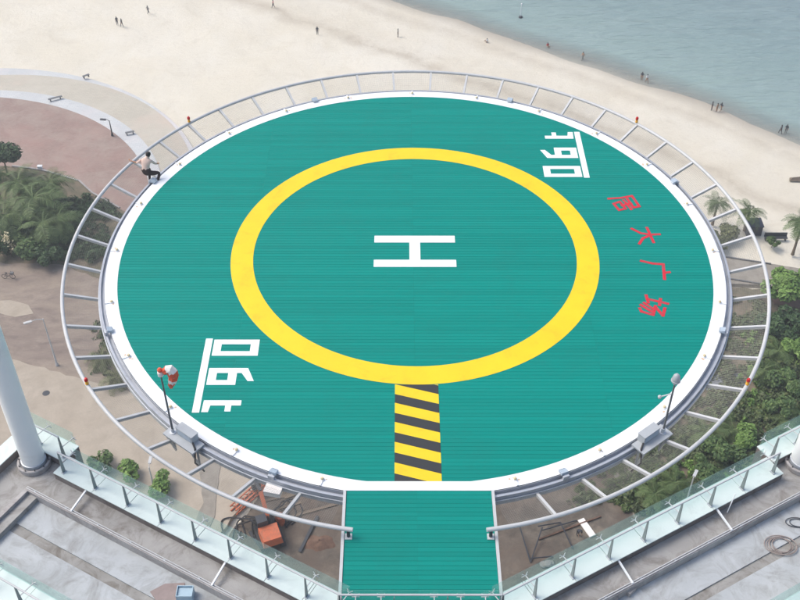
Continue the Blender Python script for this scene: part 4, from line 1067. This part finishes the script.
for a, b_, lab in (((580,523),(592,540),'pale plank lying on the site right of the pipe trestle'), ((538,543),(600,520),'long rusty pipe lying on the site right of the walkway')):
    p0, p1 = G(*a), G(*b_); tag(MB().bar((*p0, ZG+.62), (*p1, ZG+.64), .7 if 'plank' in lab else .16, .12).build('plank' if 'plank' in lab else 'pipe', M['sock_white' if 'plank' in lab else 'red_soil']), lab, 'plank' if 'plank' in lab else 'pipe')
x, y = G(547, 568); r = thing('sack_heap', 'small heap of pale sacks beside the pipe trestle', 'sacks', (x, y, ZG+.5), local=True)
for k, (a, b_, c) in enumerate(((-.4,0,0),(.3,.1,0),(0,-.1,.28))):
    MB().lathe((a, b_, c), [(0,0),(.32,.02),(.4,.14),(.3,.27),(0,.3)], 12).build('sack', M['cloth_brown'], r, True)
x, y = G(521, 13); r = thing('sea_marker', 'white marker pole on a dark float standing in the sea', 'marker', (x, y, SEA_Z-.1), local=True)
MB().lathe((0,0,0), [(0,0),(.35,0),(.4,.2),(.25,.4),(0,.42)], 14).build('float', M['dark'], r, True); MB().tube([(0,0,.4),(0,0,2.6)], [.07,.05], 8).build('pole', M['white'], r, True)
MB().lathe((0,0,2.6), [(0,-.1),(.14,0),(.14,.16),(0,.26)], 10).build('top_mark', M['white'], r, True)

# ================================================================== PEOPLE
SKIN = simple('skin', lin(186, 140, 112), 0.55, .05, 6); HAIR = simple('hair', lin(34, 28, 26), 0.6, .1, 20)
def cloth(name, c): return simple(name, c, 0.85, .08, 6)
def person(label, joints, top, bottom, loc, rot, hip_skin=False, sleeves=False, detail=False, extra=None, group='people on the beach', scale=1.0, bare_legs=False):
    """one skinned body over a posed skeleton; faces take the material of the nearest bone"""
    J = joints; bm_v = []; bones = []
    order = ['pelvis', 'waist', 'chest', 'neck', 'head', 'crown', 'shoulder_l', 'elbow_l', 'wrist_l', 'hand_l', 'shoulder_r', 'elbow_r', 'wrist_r', 'hand_r',
             'hip_l', 'knee_l', 'ankle_l', 'toe_l', 'hip_r', 'knee_r', 'ankle_r', 'toe_r']
    rad = dict(pelvis=(.16, .125), waist=(.145, .105), chest=(.165, .115), neck=(.06, .06), head=(.085, .10), crown=(.072, .082), shoulder=(.075, .07), elbow=(.046, .046), wrist=(.032, .028), hand=(.042, .022),
               hip=(.115, .115), knee=(.074, .074), ankle=(.042, .045), toe=(.042, .03))
    E = [('pelvis', 'waist', 3), ('waist', 'chest', 2), ('chest', 'neck', 2), ('neck', 'head', 0), ('head', 'crown', 1)]
    for s in 'lr':
        E += [('chest', 'shoulder_'+s, 2), ('shoulder_'+s, 'elbow_'+s, 2), ('elbow_'+s, 'wrist_'+s, 2 if sleeves else 0), ('wrist_'+s, 'hand_'+s, 0),
              ('pelvis', 'hip_'+s, 3), ('hip_'+s, 'knee_'+s, 3), ('knee_'+s, 'ankle_'+s, 0 if bare_legs else 3), ('ankle_'+s, 'toe_'+s, 4)]
    idx = {n: i for i, n in enumerate(order)}
    me = bpy.data.meshes.new('body'); me.from_pydata([J[n] for n in order], [(idx[a], idx[b]) for a, b, _ in E], [])
    ob = bpy.data.objects.new('body_tmp', me); COL.objects.link(ob)
    sk = ob.modifiers.new('s', 'SKIN'); sk.use_smooth_shade = True
    for n in order:
        v = me.skin_vertices[0].data[idx[n]]; k = n.split('_')[0]; v.radius = rad[k]; v.use_root = (n == 'pelvis')
    sb = ob.modifiers.new('u', 'SUBSURF'); sb.levels = sb.render_levels = 2 if detail else 1
    ev = ob.evaluated_get(bpy.context.evaluated_depsgraph_get()); m2 = bpy.data.meshes.new_from_object(ev)
    bpy.data.objects.remove(ob)
    for mt in (SKIN, HAIR, top, bottom, M['black']): m2.materials.append(mt)
    P = np.array([list(p.center) for p in m2.polygons]); A = np.array([J[a] for a, b, _ in E]); B = np.array([J[b] for a, b, _ in E]); mi = np.array([m_ for *_, m_ in E])
    ab = B-A; tt = np.clip(((P[:, None]-A)*ab).sum(-1)/((ab*ab).sum(-1)+1e-9), 0, 1); d = np.linalg.norm(P[:, None]-(A+tt[..., None]*ab), axis=-1)
    rr = np.array([np.mean([max(rad[a.split('_')[0]]), max(rad[b.split('_')[0]])]) for a, b, _ in E]); near = (d/rr).argmin(1)
    m2.polygons.foreach_set('material_index', mi[near].astype(np.int32)); m2.polygons.foreach_set('use_smooth', [True]*len(m2.polygons))
    root = thing('person', label, 'person', loc, group, local=True); root.rotation_euler = (0, 0, rot); root.scale = (scale,)*3
    link('body', m2, root)
    # hair cap, nose and fingers
    c = Vector(J['head']); u = (Vector(J['crown'])-c).normalized()
    mb = MB(); mb.lathe((0, 0, 0), [(.092, .02), (.100, .06), (.098, .10), (.08, .145), (.045, .168), (0, .175)], 14)
    q = Vector((0, 0, 1)).rotation_difference(u).to_matrix(); mb.v = [tuple(c+q@(Vector(v)+Vector((0, -.018, 0)))) for v in mb.v]
    mb.build('hair', HAIR, root, True)
    fb = MB(); fw = q@Vector((0, 1, 0))
    fb.tube([tuple(c+fw*.085+u*.03), tuple(c+fw*.112-u*.005)], [.012, .016], 6)
    for s in 'lr':
        w_, h_ = Vector(J['wrist_'+s]), Vector(J['hand_'+s]); d_ = (h_-w_).normalized(); sd_ = d_.cross(Vector((0, 1, 0)));
        if sd_.length < .1: sd_ = d_.cross(Vector((1, 0, 0)))
        sd_.normalize(); up_ = sd_.cross(d_)
        for k, L in enumerate((.062, .075, .08, .072)):
            p0 = h_+d_*.02+sd_*(.03-.02*k); fb.tube([tuple(p0), tuple(p0+d_*L*.55+up_*.006), tuple(p0+d_*L*.95+up_*.03)], [.010, .009, .007], 5)
        p0 = w_.lerp(h_, .45)+sd_*.03; fb.tube([tuple(p0), tuple(p0+sd_*.03+d_*.03), tuple(p0+sd_*.035+d_*.065)], [.012, .011, .008], 5)
    fb.build('fingers_and_nose', SKIN, root, True)
    return root

def stance(kind):
    J = dict(pelvis=(0,0,.95), waist=(0,.01,1.10), chest=(0,.0,1.32), neck=(0,.01,1.48), head=(0,.03,1.57), crown=(0,.02,1.64),
             shoulder_l=(-.19,0,1.40), elbow_l=(-.26,-.02,1.13), wrist_l=(-.27,.05,.88), hand_l=(-.27,.07,.80), shoulder_r=(.19,0,1.40), elbow_r=(.26,-.02,1.13), wrist_r=(.27,.05,.88), hand_r=(.27,.07,.80),
             hip_l=(-.10,0,.90), knee_l=(-.11,.02,.50), ankle_l=(-.11,-.01,.09), toe_l=(-.12,.14,.035), hip_r=(.10,0,.90), knee_r=(.11,.02,.50), ankle_r=(.11,-.01,.09), toe_r=(.12,.14,.035))
    if kind == 'walk':
        J.update(knee_l=(-.10,.20,.53), ankle_l=(-.10,.25,.12), toe_l=(-.10,.40,.07), knee_r=(.10,-.06,.50), ankle_r=(.10,-.30,.14), toe_r=(.10,-.19,.04),
                 elbow_l=(-.25,-.16,1.15), wrist_l=(-.24,-.16,.90), hand_l=(-.24,-.13,.82), elbow_r=(.25,.08,1.14), wrist_r=(.24,.24,.96), hand_r=(.24,.31,.92))
    if kind == 'sit':
        dz = -.82
        for k in list(J): 
            if not any(s in k for s in ('knee', 'ankle', 'toe')): J[k] = (J[k][0], J[k][1], J[k][2]+dz)
        J.update(pelvis=(0,0,.14), hip_l=(-.11,.05,.12), hip_r=(.11,.05,.12), knee_l=(-.16,.40,.42), ankle_l=(-.15,.66,.09), toe_l=(-.16,.79,.04), knee_r=(.16,.42,.40), ankle_r=(.16,.68,.09), toe_r=(.17,.81,.04),
                 wrist_l=(-.18,.26,.30), hand_l=(-.17,.33,.34), wrist_r=(.18,.26,.30), hand_r=(.17,.33,.34), elbow_l=(-.25,.05,.34), elbow_r=(.25,.05,.34))
    if kind == 'bend':
        J.update(waist=(0,.08,1.06), chest=(0,.30,1.16), neck=(0,.43,1.20), head=(0,.52,1.20), crown=(0,.58,1.21), shoulder_l=(-.19,.36,1.14), elbow_l=(-.22,.42,.88), wrist_l=(-.18,.46,.64), hand_l=(-.17,.48,.56),
                 shoulder_r=(.19,.36,1.14), elbow_r=(.22,.42,.88), wrist_r=(.18,.46,.64), hand_r=(.17,.48,.56))
    return J
dk_ = lambda: cloth('dark_clothes', lin(54, 56, 64)); CL = dict(dark=dk_(), grey=cloth('grey_clothes', lin(110, 108, 106)), white=cloth('white_clothes', lin(232, 232, 230)), pink=cloth('pink_clothes', lin(206, 140, 140)), red=cloth('red_clothes', lin(186, 70, 70)), blue=cloth('blue_clothes', lin(70, 88, 120)), tan=cloth('tan_clothes', lin(160, 130, 108)))
def ground_z(x, y):
    P = np.array([[x, y]]); return float(sand_z(P, shore_dist(P))[0])
PEOPLE = [((117.5, 25), 'stand', 'dark', 'dark', 20, 'person in dark clothes, left one of the pair on the far left sand'),
 ((122.3, 27), 'walk', 'grey', 'grey', 60, 'person in grey, right one of the pair on the far left sand'),
 ((148.5, 14), 'walk', 'grey', 'dark', -40, 'person walking alone near the top edge, right of the far left pair'),
 ((273.5, 8), 'walk', 'pink', 'dark', 80, 'person in pink at the top edge of the sand'),
 ((317.5, 35), 'stand', 'dark', 'grey', 0, 'person in dark clothes standing alone on the sand above the helipad'),
 ((398, 37), 'stand', 'grey', 'dark', 100, 'person in grey and dark, alone on the sand left of the water'),
 ((487, 42.5), 'sit', 'white', 'tan', 30, 'person in white sitting on the sand near the water'),
 ((547.5, 46.5), 'sit', 'red', 'tan', 200, 'person in red sitting at the water edge'),
 ((582.5, 60), 'walk', 'tan', 'grey', 120, 'person in tan walking along the water edge by themselves'),
 ((641.5, 80), 'stand', 'dark', 'tan', 160, 'person in a dark top, left one of the pair at the water edge'),
 ((646.5, 82.5), 'walk', 'white', 'tan', 200, 'person in a white top, right one of the pair at the water edge'),
 ((711.5, 110), 'stand', 'dark', 'dark', 90, 'person in dark clothes among three at the water edge, leftmost'),
 ((716.5, 111.5), 'stand', 'tan', 'tan', 40, 'person in tan clothes, middle one of the three at the water edge'),
 ((720.5, 111), 'walk', 'dark', 'tan', -60, 'person in a dark top and tan trousers, rightmost of three at the water edge'),
 ((780, 133.5), 'walk', 'grey', 'dark', 30, 'person in grey near the right picture edge by the water'),
 ((785.5, 133), 'stand', 'dark', 'grey', 150, 'person in a dark top near the right picture edge by the water'),
 ((577, 538), 'bend', 'dark', 'dark', 200, 'person in dark clothes bending over on the building site')]
for px, st, a, b, rot, lab in PEOPLE:
    x, y = G(*px)
    if px[1] > 400: z = ZG+.51
    else:
        z = ground_z(x, y)
        x, y = [float(v) for v in hit(px[0], px[1], z)[:2]]; z = ground_z(x, y)
    person(lab, stance(st), CL[a], CL[b], (x, y, z+.01), R_(rot), scale=.92)
# worker crouching on the net frame, back to us, one knee out to the right, left arm reaching out
WJ = dict(pelvis=(-.02,0,.50), waist=(-.06,.05,.66), chest=(-.07,.15,.88), neck=(.0,.22,1.04), head=(.03,.26,1.13), crown=(.05,.27,1.20),
          shoulder_l=(-.25,.15,.94), elbow_l=(-.42,.12,.80), wrist_l=(-.60,.10,.86), hand_l=(-.68,.10,.89), shoulder_r=(.13,.18,.94), elbow_r=(.26,.30,.74), wrist_r=(.24,.48,.62), hand_r=(.23,.55,.58),
          hip_l=(-.10,0,.46), knee_l=(-.06,.34,.44), ankle_l=(.02,.02,.08), toe_l=(.02,.17,.04), hip_r=(.09,.01,.46), knee_r=(.40,.22,.38), ankle_r=(.38,.02,.09), toe_r=(.44,.15,.05))
f = hit(150, 181.5, -.10)
person('crouching worker in a pale pink shirt and dark trousers at the helipad rim', WJ, cloth('pale_pink_shirt', lin(224, 196, 181)), cloth('dark_trousers', lin(58, 46, 46)), (float(f[0])-.03, float(f[1])-.02, -.13), R_(-12), detail=True, group='workers on the roof', scale=1.0)

# ================================================================== HAZE
hz = MB().box(-392, 392, -125, 525, ZG-30, 62).build('haze', None)
hm = bpy.data.materials.new('haze_air'); hm.use_nodes = True; t = hm.node_tree; t.nodes.clear()
pv = N(t, 'ShaderNodeVolumePrincipled'); pv.inputs['Color'].default_value = (.88, .93, .96, 1); pv.inputs['Density'].default_value = 0.0009
pv.inputs['Anisotropy'].default_value = 0.2
oo = N(t, 'ShaderNodeOutputMaterial'); t.links.new(pv.outputs[0], oo.inputs['Volume'])
hz.data.materials.append(hm); hz['kind'] = 'stuff'; hz['label'] = 'pale haze in the air over the beach'; hz['category'] = 'haze'
